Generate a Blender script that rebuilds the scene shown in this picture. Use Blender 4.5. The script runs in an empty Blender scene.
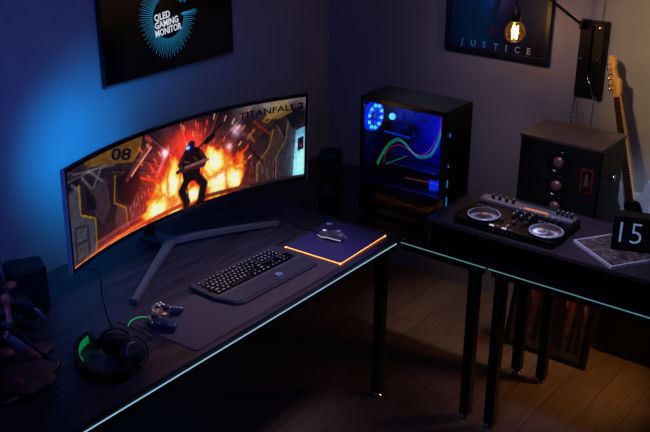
import bpy, bmesh, math, random
import numpy as np
from mathutils import Matrix, Vector, Euler
random.seed(7)
PI = math.pi
C = bpy.context.scene.collection
sc = bpy.context.scene

# ------------------------------------------------------------------ camera
FPX = 958.959
YAW, PIT, ROL = math.radians(37.094), math.radians(23.14), math.radians(0.248)
CAM = Vector((2.7914, -3.6203, 2.3709))
def basis():
    cy, sy, cp, sp = math.cos(YAW), math.sin(YAW), math.cos(PIT), math.sin(PIT)
    f = Vector((-sy*cp, cy*cp, -sp)); r = Vector((cy, sy, 0)); u = r.cross(f)
    c, s = math.cos(ROL), math.sin(ROL)
    return c*r + s*u, -s*r + c*u, f
RR, UU, FF = basis()
def at(u, v, ax, val):
    d = FF + RR*((u-325)/FPX) - UU*((v-216)/FPX)
    return CAM + d*((val-CAM[ax])/d[ax])
cam = bpy.data.cameras.new('camera'); co = bpy.data.objects.new('camera', cam); C.objects.link(co)
co.matrix_world = Matrix(((RR.x, UU.x, -FF.x, CAM.x), (RR.y, UU.y, -FF.y, CAM.y), (RR.z, UU.z, -FF.z, CAM.z), (0, 0, 0, 1)))
cam.sensor_width = 36; cam.lens = FPX/650*36; cam.clip_start = .02
sc.camera = co
sc.view_settings.view_transform = 'Standard'; sc.view_settings.look = 'None'
sc.view_settings.gamma = 1; sc.view_settings.use_curve_mapping = False
sc.view_settings.exposure = 0

# ------------------------------------------------------------------ materials
def lin(c):
    return tuple(((x/255)/12.92 if x/255 <= .04045 else ((x/255+.055)/1.055)**2.4) for x in c)
def mat(name, col, rough=.5, metal=0, var=.12, scale=30, bump=0, emit=None, es=0, spec=.5, coat=0, stretch=None, trans=0, alpha=1, aniso=0, col2=None):
    m = bpy.data.materials.new(name); m.use_nodes = True
    nt = m.node_tree; N = nt.nodes; L = nt.links; b = N['Principled BSDF']
    c = lin(col)
    tc = N.new('ShaderNodeTexCoord'); mp = N.new('ShaderNodeMapping'); nz = N.new('ShaderNodeTexNoise')
    if stretch: mp.inputs['Scale'].default_value = stretch
    nz.inputs['Scale'].default_value = scale; nz.inputs['Detail'].default_value = 4
    L.new(tc.outputs['Object'], mp.inputs[0]); L.new(mp.outputs[0], nz.inputs['Vector'])
    rp = N.new('ShaderNodeValToRGB'); L.new(nz.outputs['Fac'], rp.inputs[0])
    rp.color_ramp.elements[0].position = .3; rp.color_ramp.elements[1].position = .7
    c2 = lin(col2) if col2 else tuple(min(1, x*(1+var)) for x in c)
    rp.color_ramp.elements[0].color = (*[x*(1-var) for x in c], 1) if not col2 else (*c, 1)
    rp.color_ramp.elements[1].color = (*c2, 1)
    L.new(rp.outputs[0], b.inputs['Base Color'])
    b.inputs['Roughness'].default_value = rough; b.inputs['Metallic'].default_value = metal
    b.inputs['Specular IOR Level'].default_value = spec
    b.inputs['Coat Weight'].default_value = coat
    b.inputs['Transmission Weight'].default_value = trans
    if aniso:
        b.inputs['Anisotropic'].default_value = aniso
        tg = N.new('ShaderNodeTangent'); tg.direction_type = 'RADIAL'; tg.axis = 'Z'
        L.new(tg.outputs[0], b.inputs['Tangent'])
    if emit:
        b.inputs['Emission Color'].default_value = (*lin(emit), 1); b.inputs['Emission Strength'].default_value = es
    if bump:
        bp = N.new('ShaderNodeBump'); bp.inputs['Strength'].default_value = bump; bp.inputs['Distance'].default_value = .002
        L.new(nz.outputs['Fac'], bp.inputs['Height']); L.new(bp.outputs[0], b.inputs['Normal'])
    return m
def attr_mat(name, emissive=0, rough=.4):
    m = bpy.data.materials.new(name); m.use_nodes = True
    nt = m.node_tree; b = nt.nodes['Principled BSDF']
    a = nt.nodes.new('ShaderNodeVertexColor'); a.layer_name = 'Col'
    if emissive:
        b.inputs['Base Color'].default_value = (.004, .004, .004, 1)
        nt.links.new(a.outputs[0], b.inputs['Emission Color']); b.inputs['Emission Strength'].default_value = emissive
    else:
        nt.links.new(a.outputs[0], b.inputs['Base Color'])
    b.inputs['Roughness'].default_value = rough
    if emissive: b.inputs['Specular IOR Level'].default_value = .15
    return m
def thin_glass(name, tint=(.75, .78, .9), refl=.06, rough=.02):
    m = bpy.data.materials.new(name); m.use_nodes = True
    nt = m.node_tree; N = nt.nodes; L = nt.links
    N.remove(N['Principled BSDF']); o = N['Material Output']
    t = N.new('ShaderNodeBsdfTransparent'); t.inputs[0].default_value = (*tint, 1)
    g = N.new('ShaderNodeBsdfGlossy'); g.inputs['Roughness'].default_value = rough; g.inputs[0].default_value = (.25, .25, .3, 1) if rough > .1 else (.8, .8, .8, 1)
    f = N.new('ShaderNodeFresnel'); f.inputs[0].default_value = 1.4
    mx = N.new('ShaderNodeMixShader'); L.new(f.outputs[0], mx.inputs[0]); L.new(t.outputs[0], mx.inputs[1]); L.new(g.outputs[0], mx.inputs[2])
    L.new(mx.outputs[0], o.inputs[0])
    return m
M = {}
M['wall'] = mat('wall_paint', (150, 150, 158), .85, var=.05, scale=6, bump=.15)
M['desk'] = mat('dark_wood', (22, 21, 27), .42, scale=5, bump=.3, stretch=(13, .8, 6), spec=.35, col2=(62, 58, 68))
M['desk_gloss'] = mat('black_glass_top', (12, 12, 16), .16, var=.1, scale=12, spec=.5)
M['riserm'] = mat('riser_laminate', (56, 48, 58), .5, var=.15, scale=8, stretch=(1, 5, 5), bump=.1, spec=.3)
M['black'] = mat('black_plastic', (8, 8, 10), .42, spec=.35)
M['blacksoft'] = mat('soft_black', (10, 10, 12), .65, spec=.3, bump=.2, scale=200)
M['blackgloss'] = mat('gloss_black', (8, 8, 10), .15)
M['blackmetal'] = mat('black_steel', (16, 16, 19), .4, metal=.3)
M['charcoal'] = mat('charcoal_metal', (112, 114, 124), .4, metal=.35)
M['standm'] = mat('stand_metal', (108, 113, 114), .32, metal=.3)
M['silver'] = mat('brushed_silver', (170, 172, 180), .3, metal=1)
M['panel'] = mat('grey_panel', (150, 148, 158), .4, metal=.6)
M['jog'] = mat('spun_aluminium', (225, 222, 230), .36, metal=.95, var=.03, aniso=.9)
M['slate'] = mat('slate_plastic', (54, 54, 66), .5, bump=.1, scale=300)
M['matm'] = mat('desk_mat_cloth', (76, 66, 70), .75, bump=.3, scale=400, spec=.25)
M['mpad'] = mat('pad_surface', (62, 56, 104), .5, bump=.2, scale=500)
M['green'] = mat('green_rubber_glow', (50, 235, 120), .5, emit=(10, 200, 90), es=.22)  # weak emission put in to brighten the rubber padding
M['greenc'] = mat('green_cable_rubber_glow', (30, 200, 80), .4, emit=(20, 220, 90), es=.25)  # weak emission put in to brighten the cable rubber
M['white'] = mat('white_gloss', (205, 212, 232), .25, coat=.5)
M['paper'] = mat('paper_white', (220, 222, 232), .7)
M['maple'] = mat('maple_wood', (240, 186, 104), .35, var=.15, stretch=(8, 8, 1), coat=.4)
M['rosewood'] = mat('rosewood', (70, 36, 22), .5, stretch=(8, 8, 1))
M['brownwood'] = mat('brown_wood', (84, 66, 54), .5, var=.3, scale=10, stretch=(1, 8, 8))
M['frame'] = mat('black_frame', (18, 15, 16), .4)
M['rust'] = mat('reddish_armour', (190, 90, 80), .4, metal=.4, var=.5, scale=40, bump=.5)
M['darkrock'] = mat('dark_rock', (80, 48, 46), .6, var=.5, scale=30, bump=.8)
M['darkarm'] = mat('dark_armour', (34, 28, 32), .45, metal=.4, var=.4, scale=50, bump=.4)
M['bluegrey'] = mat('blue_grey_cloth', (86, 92, 120), .6, var=.2)
M['copper'] = mat('pinkish_cone', (150, 110, 100), .35, metal=.6)
M['red'] = mat('red_port_glow', (120, 16, 14), .4)
M['chrome'] = mat('chrome_metal', (220, 222, 228), .12, metal=1)
def led(name, col, s): return mat(name, (10, 10, 10), .4, emit=col, es=s)
M['led'] = led('cyan_white_led', (160, 205, 240), .95)
M['leddim'] = led('dim_cyan_led', (110, 175, 195), .62)
M['padled'] = led('amber_led', (255, 150, 70), 5)
M['keylight'] = led('key_legend_light', (195, 190, 250), .48)
M['logolight'] = led('logo_light', (150, 160, 230), .6)
M['blueled'] = led('blue_led', (50, 150, 255), 4)
M['fanblade'] = led('fan_blue_glow', (8, 60, 255), .8)
M['tealled'] = led('teal_led', (20, 150, 230), .6)
M['glowgreen'] = led('green_cable_glow', (20, 230, 120), .7)
M['glowred'] = led('red_cable_glow', (240, 30, 70), .6)
M['orangeled'] = led('orange_led', (255, 150, 40), .9)
M['textwhite'] = led('lettering_white', (215, 220, 235), .9)
M['raycyan'] = led('ray_cyan', (30, 150, 205), .75)
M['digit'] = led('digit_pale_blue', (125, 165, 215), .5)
M['filament'] = led('filament_glow', (255, 178, 90), 34)
M['mouselight'] = led('mouse_light_strip', (225, 215, 235), .8)
M['ink'] = mat('dark_lettering', (6, 6, 8), .6)
M['posterletters'] = mat('pale_print_lettering', (235, 238, 250), .6)
M['pcglass'] = thin_glass('smoked_glass', (.8, .8, .95), rough=.14)
M['bulbglass'] = thin_glass('amber_glass', (1, .93, .80))
_nt = M['bulbglass'].node_tree; _o = _nt.nodes['Material Output']; _l = _o.inputs[0].links[0].from_socket
_t = _nt.nodes.new('ShaderNodeBsdfTranslucent'); _t.inputs[0].default_value = (1, .55, .2, 1); _m = _nt.nodes.new('ShaderNodeMixShader'); _m.inputs[0].default_value = .009
_nt.links.new(_l, _m.inputs[1]); _nt.links.new(_t.outputs[0], _m.inputs[2]); _nt.links.new(_m.outputs[0], _o.inputs[0])
M['pane'] = thin_glass('clear_pane', (.93, .94, .97))

# floor: wood planks
def floor_mat():
    m = bpy.data.materials.new('plank_floor'); m.use_nodes = True
    nt = m.node_tree; N = nt.nodes; L = nt.links; b = N['Principled BSDF']
    tc = N.new('ShaderNodeTexCoord'); mp = N.new('ShaderNodeMapping'); mp.inputs['Rotation'].default_value = (0, 0, math.radians(90))
    br = N.new('ShaderNodeTexBrick'); br.inputs['Scale'].default_value = 1
    br.inputs['Brick Width'].default_value = 1.3; br.inputs['Row Height'].default_value = .16; br.inputs['Mortar Size'].default_value = .002
    br.inputs['Color1'].default_value = (*lin((104, 84, 72)), 1); br.inputs['Color2'].default_value = (*lin((90, 72, 62)), 1)
    br.inputs['Mortar'].default_value = (*lin((40, 30, 26)), 1)
    mp2 = N.new('ShaderNodeMapping'); mp2.inputs['Scale'].default_value = (14, 1.2, 1)
    nz = N.new('ShaderNodeTexNoise'); nz.inputs['Scale'].default_value = 5; nz.inputs['Detail'].default_value = 8
    L.new(tc.outputs['Object'], mp.inputs[0]); L.new(mp.outputs[0], br.inputs['Vector'])
    L.new(tc.outputs['Object'], mp2.inputs[0]); L.new(mp2.outputs[0], nz.inputs['Vector'])
    mx = N.new('ShaderNodeMix'); mx.data_type = 'RGBA'; mx.blend_type = 'MULTIPLY'; mx.inputs[0].default_value = .75
    rp = N.new('ShaderNodeValToRGB'); rp.color_ramp.elements[0].position = .3; rp.color_ramp.elements[1].position = .7
    rp.color_ramp.elements[0].color = (.45, .42, .4, 1)
    L.new(nz.outputs['Fac'], rp.inputs[0])
    L.new(br.outputs['Color'], mx.inputs[6]); L.new(rp.outputs[0], mx.inputs[7]); L.new(mx.outputs[2], b.inputs['Base Color'])
    b.inputs['Roughness'].default_value = .5
    return m
M['floor'] = floor_mat()

# ------------------------------------------------------------------ mesh builder
AX = {'Z': Matrix.Identity(4), 'X': Matrix.Rotation(PI/2, 4, 'Y'), 'Y': Matrix.Rotation(-PI/2, 4, 'X')}
def frame_to(d):
    return Vector((0, 0, 1)).rotation_difference(Vector(d).normalized()).to_matrix().to_4x4()
class MB:
    def __init__(s): s.v = []; s.f = []; s.mi = []; s.sm = []
    def _add(s, bm, Mx=None, mi=0, smooth=False):
        o = len(s.v); bm.verts.index_update()
        for v in bm.verts: s.v.append((Mx @ v.co) if Mx is not None else v.co.copy())
        for f in bm.faces:
            s.f.append([o+v.index for v in f.verts]); s.mi.append(mi); s.sm.append(smooth if smooth != 'side' else len(f.verts) == 4)
        bm.free(); return s
    def box(s, c, d, bev=0, rot=None, seg=2, mi=0):
        bm = bmesh.new(); bmesh.ops.create_cube(bm, size=1)
        bmesh.ops.scale(bm, vec=d, verts=bm.verts)
        if bev: bmesh.ops.bevel(bm, geom=bm.edges[:], offset=min(bev, min(d)*.49), segments=seg, profile=.5, affect='EDGES')
        Mx = Matrix.Translation(c)
        if rot is not None: Mx = Mx @ (rot if isinstance(rot, Matrix) else Euler(rot).to_matrix().to_4x4())
        return s._add(bm, Mx, mi)
    def cyl(s, c, r, h, axis='Z', r2=None, seg=28, bev=0, mi=0, rot=None):
        bm = bmesh.new(); bmesh.ops.create_cone(bm, cap_ends=True, segments=seg, radius1=r, radius2=r if r2 is None else r2, depth=h)
        if bev:
            ed = [e for e in bm.edges if abs(e.verts[0].co.z-e.verts[1].co.z) < 1e-6]
            bmesh.ops.bevel(bm, geom=ed, offset=bev, segments=2, profile=.5, affect='EDGES')
        A = rot if rot is not None else (AX[axis] if isinstance(axis, str) else frame_to(axis))
        return s._add(bm, Matrix.Translation(c) @ A, mi, 'side')
    def sph(s, c, r, seg=20, mi=0, rot=None):
        bm = bmesh.new(); bmesh.ops.create_uvsphere(bm, u_segments=seg, v_segments=seg//2+2, radius=1)
        if not hasattr(r, '__len__'): r = (r, r, r)
        Mx = Matrix.Translation(c) @ (Euler(rot).to_matrix().to_4x4() if rot else Matrix.Identity(4)) @ Matrix.Diagonal((*r, 1))
        return s._add(bm, Mx, mi, True)
    def lathe(s, prof, c=(0, 0, 0), axis='Z', seg=32, mi=0, caps=True):
        bm = bmesh.new(); rings = []
        for r, z in prof: rings.append([bm.verts.new((r*math.cos(2*PI*k/seg), r*math.sin(2*PI*k/seg), z)) for k in range(seg)])
        for a, b in zip(rings, rings[1:]):
            for k in range(seg): bm.faces.new((a[k], a[(k+1) % seg], b[(k+1) % seg], b[k]))
        if caps:
            if prof[0][0] > 1e-6: bm.faces.new(rings[0][::-1])
            if prof[-1][0] > 1e-6: bm.faces.new(rings[-1])
        bmesh.ops.remove_doubles(bm, verts=bm.verts, dist=1e-6)
        A = AX[axis] if isinstance(axis, str) else frame_to(axis)
        return s._add(bm, Matrix.Translation(c) @ A, mi, 'side')
    def tube(s, pts, r, seg=8, closed=False, mi=0, smooth_n=0):
        P = [Vector(p) for p in pts]
        if smooth_n: P = catmull(P, smooth_n, closed)
        n = len(P); rs = r if hasattr(r, '__len__') else [r]*n
        if hasattr(r, '__len__') and len(rs) != n:
            rs = [np.interp(i/(n-1)*(len(r)-1), range(len(r)), r) for i in range(n)]
        bm = bmesh.new(); rings = []; up = None
        for i, p in enumerate(P):
            a = P[i-1] if (i > 0 or closed) else P[i]; b = P[(i+1) % n] if (i < n-1 or closed) else P[i]
            t = (b-a).normalized()
            if up is None: up = t.orthogonal().normalized()
            up = (up - t*up.dot(t)).normalized(); w = t.cross(up)
            rings.append([bm.verts.new(p + (up*math.cos(2*PI*k/seg) + w*math.sin(2*PI*k/seg))*rs[i]) for k in range(seg)])
        pr = list(zip(rings, rings[1:])) + ([(rings[-1], rings[0])] if closed else [])
        for a, b in pr:
            for k in range(seg): bm.faces.new((a[k], a[(k+1) % seg], b[(k+1) % seg], b[k]))
        if not closed: bm.faces.new(rings[0][::-1]); bm.faces.new(rings[-1])
        return s._add(bm, None, mi, 'side' if seg != 4 else False)
    def ribbon(s, pts, w, t, up=(0, 0, 1), closed=False, mi=0, ws=None):
        """rectangular section (w wide sideways, t along up) swept along pts"""
        P = [Vector(p) for p in pts]; n = len(P); bm = bmesh.new(); rings = []; up = Vector(up)
        for i, p in enumerate(P):
            a = P[max(i-1, 0)]; b = P[min(i+1, n-1)]
            if closed: a = P[i-1]; b = P[(i+1) % n]
            d = (b-a).normalized(); side = d.cross(up).normalized(); u2 = side.cross(d)
            ww = (ws[i] if ws else w)/2
            rings.append([bm.verts.new(p+side*x*ww+u2*y*t/2) for x, y in ((-1, -1), (1, -1), (1, 1), (-1, 1))])
        pr = list(zip(rings, rings[1:])) + ([(rings[-1], rings[0])] if closed else [])
        for a, b in pr:
            for k in range(4): bm.faces.new((a[k], a[(k+1) % 4], b[(k+1) % 4], b[k]))
        if not closed: bm.faces.new(rings[0][::-1]); bm.faces.new(rings[-1])
        return s._add(bm, None, mi)
    def prism(s, pts, h, Mx=None, bev=0, mi=0):
        """2D outline in XY extruded from z=0 to h"""
        bm = bmesh.new(); vs = [bm.verts.new((x, y, 0)) for x, y in pts]; f = bm.faces.new(vs)
        if f.normal.z > 0 or True: bm.normal_update()
        if f.normal.z < 0: bmesh.ops.reverse_faces(bm, faces=[f])
        g = bmesh.ops.extrude_face_region(bm, geom=[f]); nv = [e for e in g['geom'] if isinstance(e, bmesh.types.BMVert)]
        bmesh.ops.translate(bm, vec=(0, 0, h), verts=nv)
        bmesh.ops.recalc_face_normals(bm, faces=bm.faces)
        if bev:
            ed = [e for e in bm.edges if abs(e.verts[0].co.z-e.verts[1].co.z) < 1e-7 and len(e.link_faces) == 2]
            bmesh.ops.bevel(bm, geom=ed, offset=bev, segments=3, profile=.5, affect='EDGES')
        return s._add(bm, Mx, mi)
    def text(s, st, size, Mx, thick=.0006, bold=0, mi=0, fn=None, align='CENTER', sx=1, fit=None):
        cu = bpy.data.curves.new('t', 'FONT'); cu.body = st; cu.size = size; cu.extrude = thick/2; cu.offset = bold; cu.align_x = align; cu.align_y = 'CENTER'
        cu.resolution_u = 3
        o = bpy.data.objects.new('t', cu); C.objects.link(o); dg = bpy.context.evaluated_depsgraph_get(); dg.update()
        me = bpy.data.meshes.new_from_object(o.evaluated_get(dg)); bpy.data.objects.remove(o); bpy.data.curves.remove(cu)
        off = len(s.v)
        if fit: sx = fit/(max(v.co.x for v in me.vertices)-min(v.co.x for v in me.vertices))
        for v in me.vertices:
            c = Vector((v.co.x*sx, v.co.y, v.co.z))
            s.v.append(Vector(fn(c)) if fn else Mx @ c)
        for p in me.polygons: s.f.append([off+i for i in p.vertices]); s.mi.append(mi); s.sm.append(False)
        bpy.data.meshes.remove(me); return s
    def blob(s, prims, vox=.004, smooth=4, mi=0):
        t = MB()
        for p in prims:
            if p[0] == 's': t.sph(p[1], p[2], 20, rot=p[3] if len(p) > 3 else None)
            else: t.tube(p[1], p[2], 12, smooth_n=0)
        me = t.mesh('b'); o = bpy.data.objects.new('b', me); C.objects.link(o)
        r = o.modifiers.new('r', 'REMESH'); r.mode = 'VOXEL'; r.voxel_size = vox
        q = o.modifiers.new('s', 'SMOOTH'); q.factor = .5; q.iterations = smooth
        dg = bpy.context.evaluated_depsgraph_get(); dg.update()
        m2 = bpy.data.meshes.new_from_object(o.evaluated_get(dg)); bpy.data.objects.remove(o)
        off = len(s.v)
        for v in m2.vertices: s.v.append(v.co.copy())
        for p in m2.polygons: s.f.append([off+i for i in p.vertices]); s.mi.append(mi); s.sm.append(True)
        bpy.data.meshes.remove(m2); return s
    def mesh(s, name):
        me = bpy.data.meshes.new(name); me.from_pydata([tuple(v) for v in s.v], [], s.f)
        me.polygons.foreach_set('material_index', s.mi); me.polygons.foreach_set('use_smooth', [bool(x) for x in s.sm]); me.update(); return me
    def build(s, name, m, parent=None, world=False, loc=None):
        if world and parent is not None:
            o = Vector((0, 0, 0)); q = parent
            while q is not None: o += q.location; q = q.parent
            s.v = [Vector(v)-o for v in s.v]
        me = s.mesh(name)
        for x in (m if isinstance(m, (list, tuple)) else [m]): me.materials.append(M[x] if isinstance(x, str) else x)
        ob = bpy.data.objects.new(name, me); C.objects.link(ob)
        if parent is not None: ob.parent = parent
        if loc is not None: ob.location = loc
        return ob
def catmull(P, n, closed=False):
    out = []; N = len(P); rng = range(N if closed else N-1)
    for i in rng:
        p0 = P[i-1] if (i > 0 or closed) else P[i]; p1 = P[i]; p2 = P[(i+1) % N]; p3 = P[(i+2) % N] if (i+2 < N or closed) else p2
        for k in range(n):
            t = k/n
            out.append(.5*((2*p1)+(-p0+p2)*t+(2*p0-5*p1+4*p2-p3)*t*t+(-p0+3*p1-3*p2+p3)*t**3))
    if not closed: out.append(P[-1])
    return out
def cat2(pts, n): return [(v.x, v.y) for v in catmull([Vector((x, y, 0)) for x, y in pts], n, True)]
def rrect(w, h, r, n=5, cx=0, cy=0):
    o = []
    for sx, sy, a0 in ((1, 1, 0), (-1, 1, 90), (-1, -1, 180), (1, -1, 270)):
        for k in range(n+1):
            a = math.radians(a0+90*k/n); o.append((cx+sx*(w/2-r)+r*math.cos(a), cy+sy*(h/2-r)+r*math.sin(a)))
    return o
def thing(name, label, cat, loc=(0, 0, 0), rz=0, group=None):
    o = bpy.data.objects.new(name, None); C.objects.link(o); o.empty_display_size = .05
    o.location = loc; o.rotation_euler = (0, 0, rz); o['label'] = label; o['category'] = cat
    if group: o['group'] = group
    return o
def tag(o, label, cat, group=None):
    o['label'] = label; o['category'] = cat
    if group: o['group'] = group
    return o
def struct(name, mb, m):
    o = mb.build(name, m); o['kind'] = 'structure'; return o
def lab(o, t): o['label'] = t; return o

# numpy painting -----------------------------------------------------------
def vnoise(x, y, seed=0):
    xi = np.floor(x).astype(int); yi = np.floor(y).astype(int); fx = x-xi; fy = y-yi
    fx = fx*fx*(3-2*fx); fy = fy*fy*(3-2*fy)
    def h(a, b):
        n = (a*374761393 + b*668265263 + seed*1442695041) & 0x7fffffff
        n = ((n ^ (n >> 13))*1274126177) & 0x7fffffff
        return ((n ^ (n >> 16)) & 0xffff)/65535.
    return (h(xi, yi)*(1-fx)+h(xi+1, yi)*fx)*(1-fy)+(h(xi, yi+1)*(1-fx)+h(xi+1, yi+1)*fx)*fy
def fbm(x, y, seed=0, o=4):
    s = 0; a = .5
    for i in range(o): s = s+a*vnoise(x*2**i, y*2**i, seed+i*17); a *= .5
    return s
def segd(x, y, a, b):
    ax, ay = a; bx, by = b; dx, dy = bx-ax, by-ay
    t = np.clip(((x-ax)*dx+(y-ay)*dy)/(dx*dx+dy*dy+1e-12), 0, 1)
    return np.hypot(x-ax-t*dx, y-ay-t*dy)
def inpoly(x, y, P):
    r = np.zeros(x.shape, bool); n = len(P)
    for i in range(n):
        x1, y1 = P[i]; x2, y2 = P[(i+1) % n]
        c = ((y1 > y) != (y2 > y)) & (x < (x2-x1)*(y-y1)/((y2-y1) if y2 != y1 else 1e-9)+x1); r ^= c
    return r
class Paint:
    def __init__(s, nx, ny, asp):
        s.u, s.v = np.meshgrid(np.linspace(0, 1, nx), np.linspace(0, 1, ny)); s.x = s.u*asp; s.y = s.v; s.asp = asp
        s.c = np.zeros((ny, nx, 3))
    def mix(s, m, col): m = np.clip(m, 0, 1)[..., None]; s.c = s.c*(1-m)+np.array(col if not hasattr(col, 'shape') else col)*m
    def add(s, m, col): s.c = s.c+np.clip(m, 0, 9)[..., None]*np.array(col)
    def poly(s, P, col, a=1): s.mix(inpoly(s.u, s.v, P)*a, np.array(col)/255.)
    def line(s, P, w, col, a=1, soft=.4):
        d = None
        for p, q in zip(P, P[1:]):
            e = segd(s.x, s.y, (p[0]*s.asp, p[1]), (q[0]*s.asp, q[1])); d = e if d is None else np.minimum(d, e)
        s.mix(a*np.clip((w-d)/(w*soft), 0, 1), np.array(col)/255.)
    def glow(s, p, r, col, a=1, ry=None):
        ry = ry or r; d = ((s.x-p[0]*s.asp)/r)**2+((s.y-p[1])/ry)**2; s.add(a*np.exp(-d), np.array(col)/255.)
    def grid(s, name, fn, m, parent, world=True):
        """fn(u, v) -> position; emits a grid mesh with a colour attribute"""
        ny, nx = s.u.shape
        V = [fn(s.u[j, i], s.v[j, i]) for j in range(ny) for i in range(nx)]
        F = [(j*nx+i, j*nx+i+1, (j+1)*nx+i+1, (j+1)*nx+i) for j in range(ny-1) for i in range(nx-1)]
        mb = MB(); mb.v = [Vector(v) for v in V]; mb.f = F; mb.mi = [0]*len(F); mb.sm = [True]*len(F)
        o = mb.build(name, m, parent, world)
        col = np.clip(s.c, 0, 1); lc = np.where(col <= .04045, col/12.92, ((col+.055)/1.055)**2.4)
        arr = np.concatenate([lc.reshape(-1, 3), np.ones((ny*nx, 1))], 1).astype(np.float32)
        at_ = o.data.color_attributes.new('Col', 'FLOAT_COLOR', 'POINT'); at_.data.foreach_set('color', arr.ravel())
        return o

# ================================================================== SETTING
struct('floor', MB().box((1.6, -2.2, -.05), (5.2, 6.2, .1)), 'floor')
struct('wall_left', MB().box((-.35, -2.2, 1.35), (.1, 5.5, 2.7)), 'wall')
struct('wall_back', MB().box((.4, .57, 1.35), (1.62, .14, 2.7)), 'wall')
struct('wall_right', MB().box((2.7, .566, 1.35), (2.98, .12, 2.7)), 'wall')
struct('ceiling', MB().box((1.6, -2.2, 2.75), (5.2, 6.2, .1)), 'wall')

# ================================================================== DESKS
H = .75
def leg(parent, x, y, top=.70, w=.042):
    mb = MB().box((x, y, top/2+.012), (w, w, top-.024), .003)
    o = mb.build('leg', 'blackmetal', parent, True)
    f = MB().lathe([(.0, 0), (.02, 0), (.022, .004), (.02, .01), (.009, .014), (.009, .03)], (x, y, 0), seg=16).build('levelling_foot', 'chrome', o, True)
    return o
def cyan_strip(parent, c, d, m='led'): return lab(MB().box(c, d, .0008).build('light_strip', m, parent, True), 'cyan white light strip')
ld = thing('gaming_desk', 'long dark wood desk with glowing front edge carrying the curved monitor and keyboard', 'desk', (.44, -1.7, 0))
MB().box((.4365, -1.635, .7385), (.873, 2.11, .023), .003).build('desktop', 'desk', ld, True)
MB().box((.8655, -1.63, .7105), (.015, 2.10, .033), .002).build('front_rail', 'blackmetal', ld, True)
MB().box((.03, -1.63, .7), (.03, 2.0, .05), .002).build('rear_rail', 'blackmetal', ld, True)
cyan_strip(ld, (.8755, -1.64, .7255), (.003, 2.08, .0032))
for x, y in ((.835, -.645), (.06, -.645), (.06, -2.6), (.835, -2.6)): leg(ld, x, y)
for y in (-1.098, -1.453):
    h = MB(); h.cyl((.85, y, .692), .013, .012, seg=18, bev=.002); h.cyl((.85, y, .683), .008, .024, seg=14); h.cyl((.85, y, .67), .014, .008, seg=18, bev=.002)
    h.build('clamp_knob', 'black', ld, True)
def desk2(x0, x1, label, cat):
    cx = (x0+x1)/2; w = x1-x0
    d = thing('glass_desk', label, cat, (cx, -.3, 0), group=None)
    MB().box((cx, -.2875, .7385), (w-.004, .577, .023), .003).build('desktop', 'desk_gloss', d, True)
    MB().box((cx, -.566, .7105), (w-.03, .02, .033), .002).build('front_rail', 'blackmetal', d, True)
    MB().box((cx, -.02, .7), (w-.03, .03, .05), .002).build('rear_rail', 'blackmetal', d, True)
    return d
rd = desk2(0, 1.278, 'glossy black desk in the corner under the computer tower', 'desk')
cyan_strip(rd, (1.077, -.5785, .7255), (.39, .003, .003), 'leddim')
for x, y in ((1.22, -.555), (1.235, -.11), (.06, -.11), (.06, -.54)): leg(rd, x, y)
rd2 = desk2(1.282, 2.6, 'glossy black desk at the right under the mixer and large speaker cabinet', 'desk')
cyan_strip(rd2, (1.94, -.5785, .7255), (1.31, .003, .003), 'leddim')
for x, y in ((1.335, -.555), (1.355, -.11), (2.54, -.11), (2.54, -.555)): leg(rd2, x, y)

# riser
rs = thing('desk_riser', 'low dark laminate shelf holding the mixer magazine and clock above the glass desk', 'desk riser', (1.7, -.385, .75))
MB().box((1.71, -.385, .861), (1.42, .40, .018), .002).build('top_board', 'riserm', rs, True)
MB().box((1.012, -.385, .801), (.016, .38, .101), .001).build('side_panel', 'riserm', rs, True)
MB().box((2.40, -.385, .801), (.016, .38, .101), .001).build('side_panel', 'riserm', rs, True)
MB().box((1.706, -.2, .801), (1.37, .012, .101), .001).build('back_panel', 'black', rs, True)
MB().box((1.706, -.50, .809), (1.37, .012, .084), .001).build('drawer_front', 'black', rs, True)

# ================================================================== CURVED MONITOR
mcx, mcy, mz0, myaw, mtilt, mR, mW, mH = .3206, -1.2520, .9369, -.05238, -.03345, 1.5554, 1.2076, .371
def mp(s, h, dep=0):
    """s along arc, h up from the bottom edge, dep = outward towards the viewer"""
    a = s/mR; r = mR-dep; lx = mR-r*math.cos(a); ly = r*math.sin(a)
    x = lx*math.cos(mtilt)-(h-mH/2)*math.sin(mtilt); z = mH/2+(h-mH/2)*math.cos(mtilt)+lx*math.sin(mtilt)
    c, s_ = math.cos(myaw), math.sin(myaw)
    return Vector((mcx+x*c-ly*s_, mcy+x*s_+ly*c, mz0+z))
mon = thing('curved_monitor', 'ultrawide curved monitor with a fiery game picture on a splayed metal stand', 'monitor', (.25, -1.23, .75))
def arcbox(h0, h1, d0, d1, s0=-mW/2, s1=mW/2, n=48):
    mb = MB(); vs = []
    for i in range(n+1):
        s = s0+(s1-s0)*i/n
        vs += [mp(s, h0, d0), mp(s, h1, d0), mp(s, h1, d1), mp(s, h0, d1)]
    fs = [(0, 1, 2, 3), tuple(4*n+k for k in (3, 2, 1, 0))]
    for i in range(n):
        for k in range(4): a = 4*i+k; b = 4*i+(k+1) % 4; fs.append((a, a+4, b+4, b))
    mb.v = vs; mb.f = fs; mb.mi = [0]*len(fs); mb.sm = [False]*len(fs); return mb
body = arcbox(0, mH, -.013, -.002).build('housing', 'black', mon, True)
hump = arcbox(.05, mH-.05, -.052, -.013, -.38, .38).build('rear_cover', 'black', mon, True)
bz = .011
fr = MB()
for q in (arcbox(0, bz+.004, -.002, .002), arcbox(mH-bz, mH, -.002, .002), arcbox(0, mH, -.002, .002, -mW/2, -mW/2+bz, 2), arcbox(0, mH, -.002, .002, mW/2-bz, mW/2, 2)):
    o = len(fr.v); fr.v += q.v; fr.f += [[o+i for i in f] for f in q.f]; fr.mi += q.mi; fr.sm += q.sm
fr.build('bezel', 'blackgloss', mon, True)
edge = MB()
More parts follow.
